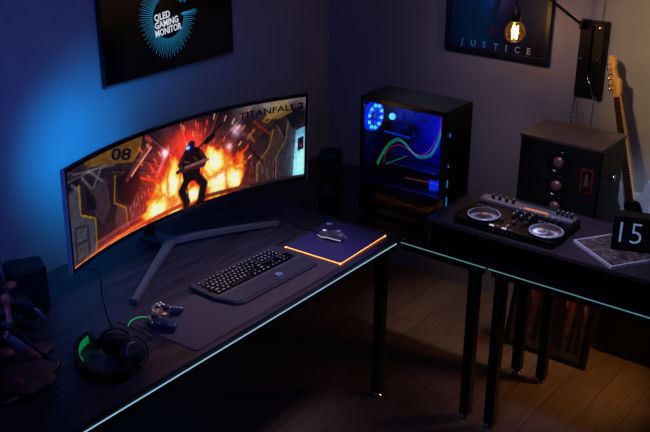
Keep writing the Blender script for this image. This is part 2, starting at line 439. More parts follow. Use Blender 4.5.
for sgn in (-1, 1):
    q = arcbox(-.002, mH+.002, -.013, .001, sgn*mW/2-(.0 if sgn > 0 else .004), sgn*mW/2+(.004 if sgn > 0 else 0), 1)
    lab(q.build('side_trim', mat('edge_grey', (160, 164, 172), .35, metal=.3), mon, True), 'grey metal side edge')
# --- picture
P = Paint(560, 176, (mW-2*bz)/(mH-2*bz-.004))
u, v, x, y = P.u, P.v, P.x, P.y
n1 = fbm(x*6, y*6, 1); n2 = fbm(x*16, y*16, 2); n3 = fbm(x*3, y*9, 5)
P.c[:] = np.array((58, 46, 54))/255.
P.c *= (.55+.9*n1)[..., None]
P.mix(np.clip((n2-.5)*4, 0, 1)*.35, np.array((96, 80, 84))/255.)
# tunnel ribs
vx, vy = .56, .36
for k, (px, py) in enumerate(((.0, 1.0), (.18, 1.0), (.36, 1.0), (.5, 1.05), (.66, 1.0), (.8, 1.0), (.98, 1.0), (0, .5), (1, .3))):
    P.line([(px, py), (vx+(px-vx)*.35, vy+(py-vy)*.35)], .016, (118, 92, 92), .55)
    P.line([(px+.012, py), (vx+(px+.012-vx)*.35, vy+(py-vy)*.35)], .01, (16, 12, 18), .8)
# left wall panels
P.poly([(0, .78), (.06, .8), (.055, .48), (.115, .36), (.11, 0), (0, 0)], (92, 90, 104))
P.poly([(0, .92), (.055, .9), (.055, .82), (0, .80)], (26, 24, 34))
P.poly([(.015, .42), (.085, .36), (.085, .06), (.012, .0)], (62, 60, 74)); P.poly([(.025, .38), (.075, .34), (.075, .22), (.025, .24)], (96, 94, 106)); P.poly([(.025, .2), (.075, .19), (.075, .06), (.025, .05)], (98, 92, 102))
P.poly([(.065, .8), (.11, .84), (.2, .8), (.215, .42), (.25, .3), (.25, .12), (.12, .04), (.12, .38), (.065, .5)], (52, 40, 50))
P.poly([(.10, .7), (.18, .74), (.19, .4), (.15, .25), (.12, .4)], (80, 66, 74)); P.poly([(.08, .74), (.12, .6), (.13, .45), (.085, .5)], (30, 20, 28))
for a, b in (((.07, .86), (.11, .7)), ((.1, .9), (.16, .72)), ((.16, .86), (.12, .7)), ((.02, .85), (.05, .76))): P.line([a, b], .02, (128, 124, 140), .8)
for a, b in (((0, .9), (.2, .86)), ((.03, .94), (.22, .82))): P.line([a, b], .014, (150, 146, 160), .55)
P.poly([(.215, .66), (.235, .4), (.28, .3), (.33, .5), (.32, .72)], (34, 22, 26))
P.poly([(.22, .4), (.26, .29), (.27, .06), (.2, .1)], (84, 72, 80))
P.line([(.052, .8), (.05, .5), (.118, .37), (.115, .0)], .014, (178, 140, 30), .95)
P.line([(.218, .7), (.208, .42), (.258, .3), (.262, .1)], .013, (170, 130, 30), .9)
# yellow 08 banner
P.poly([(.085, .995), (.10, .93), (.185, .86), (.30, .76), (.335, .86), (.345, 1.0)], (150, 112, 30)); P.mix(inpoly(u, v, [(.085, .995), (.10, .93), (.3, .76), (.345, 1)])*(n2*.6), np.array((96, 72, 40))/255.)
# streaks
P.line([(.29, .62), (.38, .84)], .016, (255, 190, 160), .9); P.line([(.27, .6), (.37, .88)], .03, (170, 110, 110), .5)
P.line([(.40, .5), (.45, .74)], .03, (150, 130, 165), .65); P.glow((.435, .72), .05, (190, 190, 235), 1.1); P.glow((.73, .75), .07, (205, 205, 245), 1.0); P.glow((.70, .57), .05, (205, 200, 235), .8)
P.line([(.735, .74), (.8, .58)], .03, (130, 90, 110), .5)
# right side machinery
P.poly([(.80, .0), (.805, .26), (.85, .44), (.865, .66), (.90, .66), (.92, .5), (.88, .28), (.88, 0)], (84, 66, 64))
P.poly([(.885, 0), (.885, .3), (.925, .52), (.93, .8), (.97, .7), (.955, .0)], (70, 66, 80))
P.line([(.81, 0), (.812, .26), (.862, .46), (.875, .66)], .011, (168, 134, 66), .8); P.line([(.887, 0), (.887, .3), (.925, .5), (.935, .74)], .011, (160, 134, 80), .7)
P.poly([(.76, .72), (.85, .86), (.88, .74), (.80, .56)], (74, 52, 56)); P.line([(.80, .8), (.86, .62)], .02, (170, 60, 50), .8)
P.line([(.78, .5), (.83, .3)], .02, (30, 22, 28), .8); P.line([(.89, .7), (.915, .55)], .012, (165, 95, 90), .7)
P.poly([(.83, 1), (.9, 1), (.93, .86), (.86, .8)], (150, 118, 40), .7); P.line([(.835, .79), (.85, .83), (.87, .81), (.855, .76), (.835, .79)], .016, (160, 122, 40), .8)
P.poly([(.92, .82), (.99, .92), (1, .72), (.955, .62)], (30, 28, 38)); P.poly([(.84, .97), (.86, .9), (.95, .97), (.95, 1), (.85, 1)], (170, 165, 175), .5)
P.line([(.775, .62), (.80, .7)], .02, (190, 110, 40), .8); P.line([(.80, .56), (.78, .66)], .02, (175, 110, 40), .7)
P.poly([(.955, .03), (.965, .60), (1, .64), (1, .0)], (120, 175, 205)); P.glow((.985, .2), .12, (130, 200, 220), .8, .3)
P.poly([(.972, .5), (.996, .52), (.996, .36), (.972, .34)], (40, 40, 60)); P.glow((.985, .40), .025, (150, 20, 30), 1)
for k in range(26):
    uu = .27+.14*random.random(); vv = .12+.24*random.random(); P.line([(uu, vv), (uu+.002, vv+.05)], .006, (205, 175, 185), .55)
for k in range(40):
    uu = .78+.2*random.random(); vv = .02+.3*random.random(); P.line([(uu, vv), (uu+.001, vv+.05+.08*random.random())], .005, (150, 130, 135), .5)
# floor of the tunnel: red glow
P.mix(np.clip((.34-v-.1*np.abs(u-.4))*2.5, 0, 1)*(u < .8)*(u > .115)*.75, np.array((150, 62, 60))/255.)
P.line([(.12, .1), (.45, .14)], .02, (210, 120, 120), .5); P.line([(.1, .0), (.38, .06)], .02, (240, 120, 60), .8)
P.glow((.2, .0), .5, (150, 50, 25), .9, .07); P.line([(0, .004), (.42, .004)], .014, (255, 170, 90), 1)
P.line([(.6, .03), (1, .01)], .025, (54, 44, 52), .9); P.line([(.62, .06), (.72, .02)], .008, (180, 170, 180), .7); P.line([(.68, .07), (.78, .02)], .008, (150, 140, 150), .6)
P.c *= (.66+.35*fbm(x*24, y*24, 50, 3)+.1*np.abs(u-.5))[..., None]
# haze of red light around the fire
P.glow((.44, .3), .55, (175, 40, 12), .9, .36); P.glow((.64, .32), .45, (175, 45, 10), .8, .34); P.glow((.53, .8), .24, (170, 30, 10), .8, .16); P.glow((.50, .65), .5, (110, 25, 15), .7, .3)
# sparks
for k in range(70):
    uu = .33+.45*random.random(); vv = .35+.6*random.random(); dx = (uu-.55)*.05; dy = (vv-.25)*.05+.02
    P.line([(uu, vv), (uu+dx, vv+dy)], .007+.006*random.random(), random.choice([(255, 120, 70), (255, 70, 35), (255, 190, 150)]), .8)
for a, b in (((.33, .55), (.38, .47)), ((.38, .58), (.41, .5)), ((.36, .33), (.42, .3)), ((.69, .36), (.76, .48)), ((.70, .33), (.755, .40)), ((.64, .3), (.69, .42))): P.line([a, b], .018, (255, 84, 30), .9)
# fire lobes
def fire(cu, cv, ru, rv, seed):
    w = fbm(x*7+3, y*5+seed, seed+3)-.5; w2 = fbm(x*17, y*12, seed+9)-.47
    d = np.sqrt(((u-cu)/ru)**2+((v-cv)/rv)**2)*.92+w*.9+w2*.7
    P.mix(np.clip((1.15-d)*2.2, 0, 1), np.array((235, 74, 18))/255.)
    P.mix(np.clip((1.02-d)*3.4, 0, 1), np.array((255, 165, 48))/255.)
    P.mix(np.clip((.86-d)*3.0, 0, 1), np.array((255, 232, 130))/255.)
    P.mix(np.clip((.62-d)*2.8, 0, 1)*.9, np.array((255, 252, 225))/255.)
fire(.455, .20, .075, .27, 3); fire(.47, .36, .03, .22, 8); fire(.40, .12, .07, .13, 5); fire(.655, .25, .085, .28, 4); fire(.64, .44, .045, .2, 6); fire(.72, .16, .035, .13, 7); fire(.55, .12, .05, .1, 11)
P.line([(.35, .02), (.5, .05)], .03, (200, 70, 30), .9); P.line([(.6, .05), (.74, .03)], .03, (120, 50, 34), .9)
# a generic armoured figure walking out of the fire
dk = (40, 20, 24); dk2 = (84, 40, 36)
P.poly([(0.5046, 0.6032), (0.5238, 0.6864), (0.5558, 0.6968), (0.5814, 0.6448), (0.5942, 0.5200), (0.5814, 0.4160), (0.5750, 0.2912), (0.5110, 0.2912), (0.5046, 0.4368), (0.4944, 0.5200)], dk)
P.line([(0.5238, 0.3120), (0.5008, 0.2080), (0.5200, 0.0624)], .06, dk); P.line([(0.5648, 0.3328), (0.5942, 0.2080), (0.5776, 0.0000)], .065, dk); P.line([(0.5238, 0.0416), (0.5136, 0.0208)], .04, (54, 24, 20)); P.line([(0.5725, 0.0208), (0.5597, -0.0200)], .04, dk)
P.line([(0.5110, 0.6032), (0.4957, 0.5200), (0.5085, 0.4368), (0.5430, 0.4576)], .03, dk2); P.line([(0.5853, 0.6032), (0.6032, 0.4992), (0.5942, 0.4368), (0.5494, 0.4472)], .03, dk2)
P.line([(0.4957, 0.4680), (0.6134, 0.4888)], .022, (150, 110, 110), .9); P.line([(0.4854, 0.4472), (0.5110, 0.4680)], .026, (70, 40, 40)); P.line([(0.5622, 0.6240), (0.6262, 0.7592), (0.6710, 0.8632)], .014, (24, 18, 26)); P.line([(0.6070, 0.6864), (0.6390, 0.7488)], .026, (30, 20, 26))
P.glow((0.5494, 0.6968), .01, (0, 0, 0), 0); P.line([(0.5405, 0.6864), (0.5482, 0.7176)], .055, (26, 30, 62)); P.line([(0.5290, 0.6864), (0.5366, 0.6916)], .017, (120, 190, 255)); P.glow((0.5328, 0.6864), .03, (30, 90, 220), .9)
P.line([(0.5174, 0.5408), (0.5366, 0.5200)], .015, (120, 70, 60), .8); P.line([(0.5558, 0.5616), (0.5686, 0.5200)], .015, (110, 60, 50), .8); P.line([(0.5238, 0.2288), (0.5277, 0.1248)], .015, (110, 50, 36), .7)
P.c *= (.88+.24*fbm(x*45, y*45, 30, 2))[..., None]
P.c = 1.12*np.clip(P.c, 0, 1)**1.3
P.mix(np.clip((u-.70)*14, 0, 1)*np.clip((v-.80-.05*np.sin(u*40+1)-.05*n2)*8, 0, 1)*(.45+.4*n2), np.array((142, 128, 128))/255.)
P.mix(inpoly(u, v, [(.84, .80), (.88, .99), (.93, .99), (.95, .84), (.90, .78)])*.5, np.array((165, 130, 50))/255.)
M['screenpic'] = attr_mat('game_picture', .88, .35)
scr = P.grid('screen', lambda a, b: mp((a-.5)*(mW-2*bz), bz+.004+b*(mH-2*bz-.004), .0005), M['screenpic'], mon)
def scr_fn(u0, v0, wu=1): return lambda c: mp((u0-.5)*(mW-2*bz)+c.x, bz+.004+v0*(mH-2*bz-.004)+c.y, .0012+c.z)
mb = MB(); mb.text('TITANFALL', .036, None, bold=.0007, fn=scr_fn(.742, .893), align='LEFT', fit=.262); lab(mb.build('title_lettering', 'ink', scr, True), 'dark title lettering')
mb = MB(); mb.text('2', .034, None, bold=.0012, fn=scr_fn(.971, .90), align='LEFT', fit=.026); lab(mb.build('title_numeral', 'ink', scr, True), 'dark numeral')
def rotfn(u0, v0, a):
    f = scr_fn(u0, v0); return lambda c: f(Vector((c.x*math.cos(a)-c.y*math.sin(a), c.x*math.sin(a)+c.y*math.cos(a), c.z)))
mb = MB(); mb.text('08', .058, None, bold=.0012, fn=rotfn(.250, .893, -.30), fit=.105); mb.build('number_lettering', 'ink', scr, True)
mb = MB(); mb.text('SAMSUNG', .0085, None, bold=.0002, fn=lambda c: mp(.02+c.x, .0075+c.y, .0024+c.z), sx=1.15); lab(mb.build('maker_lettering', 'silver', mon, True), 'tiny silver lettering on the bezel')
# stand
hub = Vector((.205, -1.215, .775)); 
st = MB()
for tip in ((.452, -1.640, .763), (.412, -.800, .763)):
    T = Vector(tip); pts = [hub.lerp(T, k/6)+Vector((0, 0, .006*math.sin(PI*k/6))) for k in range(7)]
    o = MB().ribbon(pts, .034, .018, ws=[.040, .032, .027, .024, .022, .021, .020]).build('stand_foot', 'standm', mon, True)
    MB().box((tip[0], tip[1], .752), (.020, .018, .004), .0005).build('rubber_pad', 'blacksoft', o, True)
st.ribbon([(.075, -1.225, .765), (.14, -1.22, .772), (.215, -1.215, .776)], .07, .02, ws=[.06, .055, .06]); st.build('stand_bridge', 'standm', mon, True)
MB().box((.075, -1.225, .753), (.05, .05, .006), .001).build('rear_pad', 'blacksoft', mon, True)
MB().cyl((.09, -1.225, .93), .022, .32, seg=24, bev=.003).build('stand_column', 'black', mon, True)
MB().box((.185, -1.235, 1.10), (.17, .06, .05), .008).build('stand_arm', 'black', mon, True)
MB().box((.262, -1.245, 1.10), (.02, .16, .14), .01).build('mount_plate', 'black', mon, True)

# ================================================================== WALL TV
tv = thing('wall_television', 'black television on the left wall showing a ring of cyan rays', 'television', (-.3, -.69, 1.285))
y0, y1, z0 = -1.087, -.296, 1.283
cyt = (y0+y1)/2; wT = y1-y0; hT = .47
MB().box((-.281, cyt, z0+hT/2), (.022, wT, hT), .004).build('housing', 'black', tv, True)
MB().box((-.296, cyt, z0+hT/2), (.008, .3, .25), .001).build('wall_bracket', 'blackmetal', tv, True)
ts = MB().box((-.2697, cyt, z0+hT/2+.004), (.002, wT-.02, hT-.024), .0005).build('screen', 'blackgloss', tv, True)
lab(MB().box((-.2695, cyt, z0+.0065), (.003, wT-.004, .011), .001).build('lower_bezel', 'charcoal', tv, True), 'dark grey lower bezel')
rc = at(168.5, 17, 0, -.268); rt = at(168.5, 21.5, 0, -.268)
mb = MB()
nr = 92
for k in range(nr):
    a = 2*PI*k/nr
    if -.02 < a < .45: continue
    r1 = .092; r2 = .154+(.014 if k % 2 else 0)+.008*math.sin(3*a)+.006*random.random()
    if a < .6 and a > .3: r1 = .11
    d = Vector((0, math.cos(a), math.sin(a))); w = Vector((0, -math.sin(a), math.cos(a)))*.0013
    A = rc+d*r1; B = rc+d*r2; o = len(mb.v)
    mb.v += [A-w, B-w*.35, B+w*.35, A+w]; mb.f.append([o, o+1, o+2, o+3]); mb.mi.append(0); mb.sm.append(False)
for k, (r1, r2) in enumerate(((.085, .172), (.075, .165), (.08, .18))):
    a = -.06-k*.035+.12
    d = Vector((0, math.cos(a), math.sin(a))); w = Vector((0, -math.sin(a), math.cos(a)))*.0019
    A = rc+d*r1; B = rc+d*r2; o = len(mb.v); mb.v += [A-w, B-w*.35, B+w*.35, A+w]; mb.f.append([o, o+1, o+2, o+3]); mb.mi.append(0); mb.sm.append(False)
mb.build('ray_ring', 'raycyan', ts, True)
TVM = Matrix(((0, 0, 1, 0), (1, 0, 0, 0), (0, 1, 0, 0), (0, 0, 0, 1)))   # text x -> +Y, text y -> +Z, facing +X
mb = MB()
for k, t in enumerate(('QLED', 'GAMING', 'MONITOR')):
    mb.text(t, .040, Matrix.Translation(rt+Vector((.0005, -.082, .024-.034*k))) @ TVM @ Matrix.Rotation(math.radians(5), 4, 'Z'), bold=.0008, align='LEFT', fit=(.092, .14, .156)[k])
mb.build('title_lettering', 'textwhite', ts, True)

# ================================================================== PC TOWER
pc = thing('computer_tower', 'black computer tower with glass side glowing blue inside', 'computer', (.79, -.35, .75))
X0, X1, Y0, Y1, Z0, Z1 = .582, .998, -.452, -.25, .762, 1.268
t = .004
cs = MB()
cs.box(((X0+X1)/2, (Y0+Y1)/2, Z1-.006), (X1-X0, Y1-Y0, .012), .003)
cs.box(((X0+X1)/2, (Y0+Y1)/2, Z0+.006), (X1-X0, Y1-Y0, .012), .003)
cs.box(((X0+X1)/2, Y1-.004, (Z0+Z1)/2), (X1-X0, .008, Z1-Z0), .002)
cs.box((X0+.004, (Y0+Y1)/2, (Z0+Z1)/2), (.008, Y1-Y0, Z1-Z0), .002)
cs.build('case', 'black', pc, True)
for a in (X0+.04, X1-.04):
    for b in (Y0+.03, Y1-.03): MB().cyl((a, b, .756), .014, .012, seg=16).build('foot', 'blacksoft', pc, True)
MB().box(((X0+X1)/2, Y0+.002, (Z0+Z1)/2), (X1-X0-.03, .004, Z1-Z0-.02), .001).build('glass_side_panel', 'pcglass', pc, True)
eg = MB()
eg.box((X0+.008, Y0+.001, (Z0+Z1)/2), (.018, .006, Z1-Z0), .001); eg.box((X1-.012, Y0+.001, (Z0+Z1)/2), (.028, .006, Z1-Z0), .001)
eg.box(((X0+X1)/2, Y0+.001, Z1-.01), (X1-X0, .006, .02), .001); eg.box(((X0+X1)/2, Y0+.001, Z0+.01), (X1-X0, .006, .02), .001)
eg.build('panel_border', 'blackgloss', pc, True)
fp = MB(); fp.box((X1-.006, (Y0+Y1)/2, (Z0+Z1)/2), (.012, Y1-Y0, Z1-Z0), .003)
for k in range(34): fp.box((X1+.001, (Y0+Y1)/2+.012, Z0+.06+k*.0122), (.004, .12, .004))
fpo = fp.build('front_panel', 'black', pc, True)
mb = MB()
for zz, hh in ((1.172, .016), (1.04, .012), (.965, .03), (.885, .045)): lab(MB().box((X1+.002, Y0+.022, zz), (.003, .004, hh), .001).build('status_light', 'tealled', fpo, True), 'small teal light')
mb = MB(); random.seed(3)
for k in range(22): MB().sph((X1+.0035, Y0+.05+.11*random.random(), Z0+.07+.36*random.random()), .0014, 6).build('speck_bead', 'chrome', fpo, True)  # bright specks on the panel, shaped as small chrome beads
def blade_fan(c, r, parent, axis='X', m1='fanblade', m2='blueled', dots=10):
    F = thing_part = MB().lathe([(r, -.012), (r*1.06, -.012), (r*1.06, .012), (r, .012), (r, -.012)], c, axis, 36, caps=False).build('fan_frame', m1, parent, True)
    A = AX[axis] if isinstance(axis, str) else axis; b = MB()
    for k in range(9):
        a = 2*PI*k/9
        pts = [(r*.28*math.cos(a), r*.28*math.sin(a)), (r*.92*math.cos(a+.25), r*.92*math.sin(a+.25)), (r*.92*math.cos(a+.72), r*.92*math.sin(a+.72)), (r*.28*math.cos(a+.4), r*.28*math.sin(a+.4))]
        b.prism(pts, .002, Matrix.Translation(c) @ A @ Matrix.Translation((0, 0, -.001)))
    b.build('fan_blades', m1, F, True)
    MB().cyl(c, r*.27, .016, axis, seg=20, bev=.002).build('fan_hub', 'black', F, True)
    d = MB()
    for k in range(dots):
        a = 2*PI*k/dots; d.sph(Vector(c)+A.to_3x3() @ Vector((r*.82*math.cos(a), r*.82*math.sin(a), .010)), r*.13, 10)
    d.build('fan_lights', m2, F, True)
blade_fan(tuple(at(373.5, 116, 0, .604)), .058, pc)
board = MB().box((.77, Y1-.012, 1.06), (.30, .004, .32), .001).build('motherboard', mat('circuit_board', (16, 18, 60), .5, scale=80, var=.5), pc, True)
M['bparts'] = mat('board_parts', (30, 32, 70), .4, var=.4); random.seed(5)
for k in range(16):
    w, h = .008+.03*random.random(), .006+.02*random.random(); MB().box((.66+.24*random.random(), Y1-.02, .99+.2*random.random()), (w, .012, h), .001).build('board_component', M['bparts'], board, True)
c_ = at(391, 117, 1, -.36)
MB().cyl((c_.x, -.35, c_.z), .014, .012, 'Y', seg=24, bev=.003).build('cooler_cap', 'blueled', pc, True)
MB().cyl((c_.x+.06, -.30, 1.09), .035, .05, 'Y', seg=24, bev=.004).build('processor_cooler', 'black', pc, True)
a_ = at(384, 131, 1, -.35); b_ = at(410, 138, 1, -.35)
MB().tube([a_, b_], .0035, 8).build('bracket_light', mat('dim_blue_bar', (10, 10, 20), .4, emit=(20, 60, 230), es=.5), pc, True)
MB().box((.79, -.34, .963), (.28, .11, .032), .004).build('graphics_card', 'black', pc, True)
MB().box((.79, -.35, .835), (.405, .17, .12), .003).build('power_shroud', 'black', pc, True)
a_ = at(405, 177.5, 1, -.445); b_ = at(440, 185, 1, -.445)
MB().tube([a_, b_], .0011, 6).build('edge_light', mat('dim_orange', (20, 10, 10), .4, emit=(220, 90, 90), es=.45), pc, True)
a_ = at(434, 184, 1, -.36)
mb = MB(); mb.box((a_.x, -.36, a_.z+.005), (.034, .03, .07), .004); mb.build('blue_glow_block', mat('blue_lit_block', (10, 10, 30), .4, emit=(10, 50, 240), es=.9), pc, True)  # added block, blue glow by the graphics card put in as emission
def pxtube(pts, yv, r, m, name, parent, ax=1):
    return MB().tube([at(a, b, ax, yv) for a, b in pts], r, 8, smooth_n=6).build(name, m, parent, True)
g = [(377, 163), (380, 157), (384, 150), (390, 142.5), (398, 138.6), (405, 143), (412, 151.5), (420, 156.5), (430, 154), (437, 143), (441, 130)]
pxtube(g, -.43, .0013, 'glowgreen', 'green_glow_cable', pc)  # cables inside the tower, given emission so their colours show
pxtube([(a+.6, b+1.8) for a, b in g], -.425, .0011, 'glowgreen', 'green_glow_cable', pc)
pxtube([(384, 163), (385, 154), (392, 146.5), (402, 145.5), (410, 151), (420, 155.3), (429, 151), (436, 140), (440.5, 128), (441.5, 116)], -.435, .0011, 'glowred', 'red_glow_cable', pc)
pxtube([(386, 164), (396, 160), (407, 156)], -.43, .0007, 'glowgreen', 'green_glow_cable', pc)

# ================================================================== DESKTOP SPEAKERS
def desk_speaker(loc, rz, label, w=.1, d=.11, h=.2):
    s = thing('desktop_speaker', label, 'speaker', loc, rz, 'pair of small desktop speakers')
    o = MB(); o.prism(rrect(w, d, .022), h, Matrix.Translation((0, 0, .006)), bev=.008); o.build('cabinet', 'black', s)
    MB().cyl((0, 0, .003), .035, .006, seg=24).build('rubber_base', 'blacksoft', s)
    g_ = MB().prism(rrect(w-.02, h-.03, .012), .004, Matrix.Translation((0, -d/2-.001, h/2+.006)) @ Matrix.Rotation(PI/2, 4, 'X')).build('grille', 'blacksoft', s)
    MB().lathe([(.0, .0), (.012, .0), (.028, .006), (.033, .007), (.034, .0)], (0, -d/2-.005, h*.4), (0, -1, 0)).build('woofer', 'black', s)
    MB().lathe([(.0, .005), (.008, .003), (.014, .0)], (0, -d/2-.005, h*.78), (0, -1, 0)).build('tweeter', 'black', s)
    return s
desk_speaker((.375, -.385, .75), .5, 'small black speaker in the desk corner beside the computer tower', h=.205)
desk_speaker((.185, -1.885, .75), 1.1, 'small rounded black speaker behind the figurine at left', .135, .12, .165)

# ================================================================== DESK MAT, PAD, MOUSE
dm = MB(); dm.prism(rrect(.285, .785, .02, cx=.706, cy=-1.345), .003, Matrix.Translation((0, 0, .75)), bev=.001)
o = dm.build('desk_mat', 'matm')
o.data.transform(Matrix.Translation((-.706, 1.345, -.75))); o.location = (.706, -1.345, .75)
tag(o, 'grey brown cloth mat lying under the keyboard and controller', 'desk mat')
mpd = thing('mouse_pad', 'mouse pad with amber glowing edge at the inner desk corner', 'mouse pad', (.70, -.78, .75), math.radians(2))
MB().prism(rrect(.268, .325, .012), .003, Matrix.Translation((0, 0, .0042)), bev=.001).build('pad', 'mpad', mpd)
rim = catmull([Vector((a, b, .0022)) for a, b in rrect(.2635, .3205, .013, 3)], 2, True)
MB().prism(rrect(.258, .315, .01), .0042).build('pad_base', 'black', mpd)
lab(MB().tube(rim, .0012, 6, closed=True).build('glowing_rim', 'padled', mpd), 'amber glowing rim')
def snake(mb, Mx, s, r=.0006):
    for k in (-1, 0, 1):
        p = [Vector((k*.3-.15, -.5, 0)), Vector((k*.34+.1, -.1, 0)), Vector((k*.3-.1, .2, 0)), Vector((k*.12+.05, .55-abs(k)*.2, 0))]
        mb.tube([Mx @ (q*s) for q in catmull(p, 5)], r, 5)
mb = MB(); snake(mb, Matrix.Translation((-.118, .12, .0068)) @ Matrix.Rotation(PI/2, 4, 'Z'), .022, .001); mb.build('emblem', 'logolight', mpd)
ms = thing('computer_mouse', 'dark mouse with pale light strips resting on the mouse pad', 'mouse', (.672, -.772, .7572), math.radians(186))
mbd = MB().blob([('s', (-.022, 0, .012), (.042, .031, .026)), ('s', (.025, 0, .008), (.036, .030, .018)), ('s', (.0, -.012, .006), (.05, .02, .012)), ('s', (0, .012, .006), (.05, .02, .012))], .0035, 5)
for q in mbd.v: q.z = max(q.z, .0005)
mbd.build('shell', mat('mouse_shell', (96, 92, 106), .3), ms)
MB().cyl((.034, 0, .021), .009, .006, 'Y', seg=18, bev=.001).build('scroll_wheel', 'mouselight', ms)
for sg in (-1, 1):
    MB().tube([(-.055, sg*.022, .008), (-.03, sg*.035, .014), (0, sg*.0315, .013), (.03, sg*.033, .010), (.055, sg*.018, .008)], .0013, 6, smooth_n=5).build('light_strip', 'mouselight', ms)
mb = MB(); snake(mb, Matrix.Translation((-.032, 0, .0385)), .014); mb.build('emblem', 'logolight', ms)
c0 = [at(318, 232, 2, .765), at(309, 229.5, 2, .755), at(298, 226, 2, .754), at(284, 217, 2, .754), at(262, 206, 2, .754), at(248, 203, 2, .754), at(235, 206, 2, .754), Vector((.02, -.98, .754))]
tag(MB().tube(c0, .0018, 8, smooth_n=6).build('mouse_cable', 'black'), 'thin black cable running from the mouse behind the monitor', 'cable')

# ================================================================== KEYBOARD
kb = thing('gaming_keyboard', 'dark slate backlit keyboard with wide wrist rest on the desk mat', 'keyboard', (.6575, -1.226, .753), math.radians(87.6))
KW, KD = .458, .232
out = [(-.229, .116), (-.10, .116), (-.085, .122), (.0, .122), (.215, .122), (.229, .112), (.229, -.028), (.229, -.1), (.222, -.112), (-.178, -.116), (-.205, -.098), (-.229, -.02)]
MB().prism(out, .014, Matrix.Translation((0, 0, .002)) @ Matrix.Rotation(math.radians(1.5), 4, 'X'), bev=.003).build('base', 'slate', kb)
wr = [(-.222, -.030), (.224, -.030), (.224, -.098), (.218, -.108), (-.178, -.111), (-.203, -.094)]
MB().prism(wr, .003, Matrix.Translation((0, 0, .0145)), bev=.001).build('wrist_rest', 'slate', kb)
MB().box((.0, .043, .0155), (.43, .124, .003), .001).build('key_well', 'blackgloss', kb)
lab(MB().box((0, -.024, .0165), (.44, .006, .004), .001).build('edge_bar', 'charcoal', kb), 'lighter bar between keys and wrist rest')
mb = MB(); snake(mb, Matrix.Translation((.055, -.068, .0182)), .028, .0011); mb.build('emblem', 'logolight', kb)
rows = [
    ['Esc', None, 'F1', 'F2', 'F3', 'F4', 'F5', 'F6', 'F7', 'F8', 'F9', 'F10', 'F11', 'F12'],
    ['`', '1', '2', '3', '4', '5', '6', '7', '8', '9', '0', '-', '=', ('Bk', 2)],
    [('Tab', 1.5), 'Q', 'W', 'E', 'R', 'T', 'Y', 'U', 'I', 'O', 'P', '[', ']', ('\\', 1.5)],
    [('Caps', 1.75), 'A', 'S', 'D', 'F', 'G', 'H', 'J', 'K', 'L', ';', "'", ('Enter', 2.25)],
    [('Shift', 2.25), 'Z', 'X', 'C', 'V', 'B', 'N', 'M', ',', '.', '/', ('Shift', 2.75)],
    [('Ctrl', 1.25), ('Win', 1.25), ('Alt', 1.25), (' ', 6.25), ('Alt', 1.25), ('Fn', 1.25), ('Mn', 1.25), ('Ctrl', 1.25)]]
U = .0187
def key(cx, cy, w, t_):
    mb = MB(); bm = bmesh.new()
    hw, hd = w/2, U*.46; a = .0012; b_ = .0028
    vs = [bm.verts.new(p) for p in ((-hw+a, -hd, 0), (hw-a, -hd, 0), (hw-a, hd, 0), (-hw+a, hd, 0), (-hw+b_, -hd+.002, .005), (hw-b_, -hd+.002, .005), (hw-b_, hd-.002, .0055), (-hw+b_, hd-.002, .0055))]
    for f in ((3, 2, 1, 0), (4, 5, 6, 7), (0, 1, 5, 4), (1, 2, 6, 5), (2, 3, 7, 6), (3, 0, 4, 7)): bm.faces.new([vs[i] for i in f])
    mb._add(bm)
    if t_.strip(): mb.text(t_, .0095 if len(t_) < 2 else .0058, Matrix.Translation((0, 0, .0056)), .0003, bold=.0004, mi=1)
    mb.build('key', ['black', 'keylight'], kb, loc=(cx, cy, .017))
x0 = -.205; nk = 0
for r, row in enumerate(rows):
    cx = x0; cy = .095-r*U*1.02-(.004 if r else 0)
    for k in row:
        if k is None: cx += U; continue
        t_, w = k if isinstance(k, tuple) else (k, 1)
        if r == 0 and t_ in ('F5', 'F9'): cx += U*.5
        key(cx+w*U/2, cy, w*U*.97, t_); cx += w*U; nk += 1
nx0 = x0+15*U+.008
for r, row in enumerate((('Prt', 'Scr', 'Pau'), ('Ins', 'Hm', 'Up'), ('Del', 'End', 'Dn'), (), ('', '^', ''), ('<', 'v', '>'))):
    for i, t_ in enumerate(row):
        if t_: key(nx0+(i+.5)*U, .095-r*U*1.02-(.004 if r else 0), U*.97, t_); nk += 1
for r, row in enumerate((('M1', 'M2'), ('M3', 'M4'), ('7', '8'), ('4', '5'), ('1', '2'), ('0', '.'))):
    for i, t_ in enumerate(row): key(nx0+(3+i+.5)*U+.006, .095-r*U*1.02-(.004 if r else 0), U*.97, t_); nk += 1

# ================================================================== HEADPHONES
hp = thing('headphones', 'black over-ear headphones with green inner headband lying on the desk', 'headphones', (.62, -1.93, .75), math.radians(0))
cupA = at(115, 342, 2, .80); cupB = at(133, 352, 2, .80)
band0 = at(77, 352, 2, .765); bandb = at(98, 374, 2, .765)
oA = cupA; oB = cupB
mid = (oA+oB)/2; 
pA = [oA+Vector((-.028, -.002, .012)), oA+Vector((-.034, -.055, .0)), at(90, 337, 2, .775), at(79.5, 345, 2, .77), at(76.5, 356, 2, .768), at(81, 367, 2, .766), at(92, 375, 2, .766), at(108, 377.5, 2, .768), at(124, 374, 2, .775), oB+Vector((.035, -.03, -.012)), oB+Vector((.03, .0, .0))]
bandc = catmull(pA, 8)
lab(MB().ribbon(bandc, .010, .036, ws=[.009]*12+[.017]*60+[.009]*20).build('headband', 'blacksoft', hp, True), 'black headband')
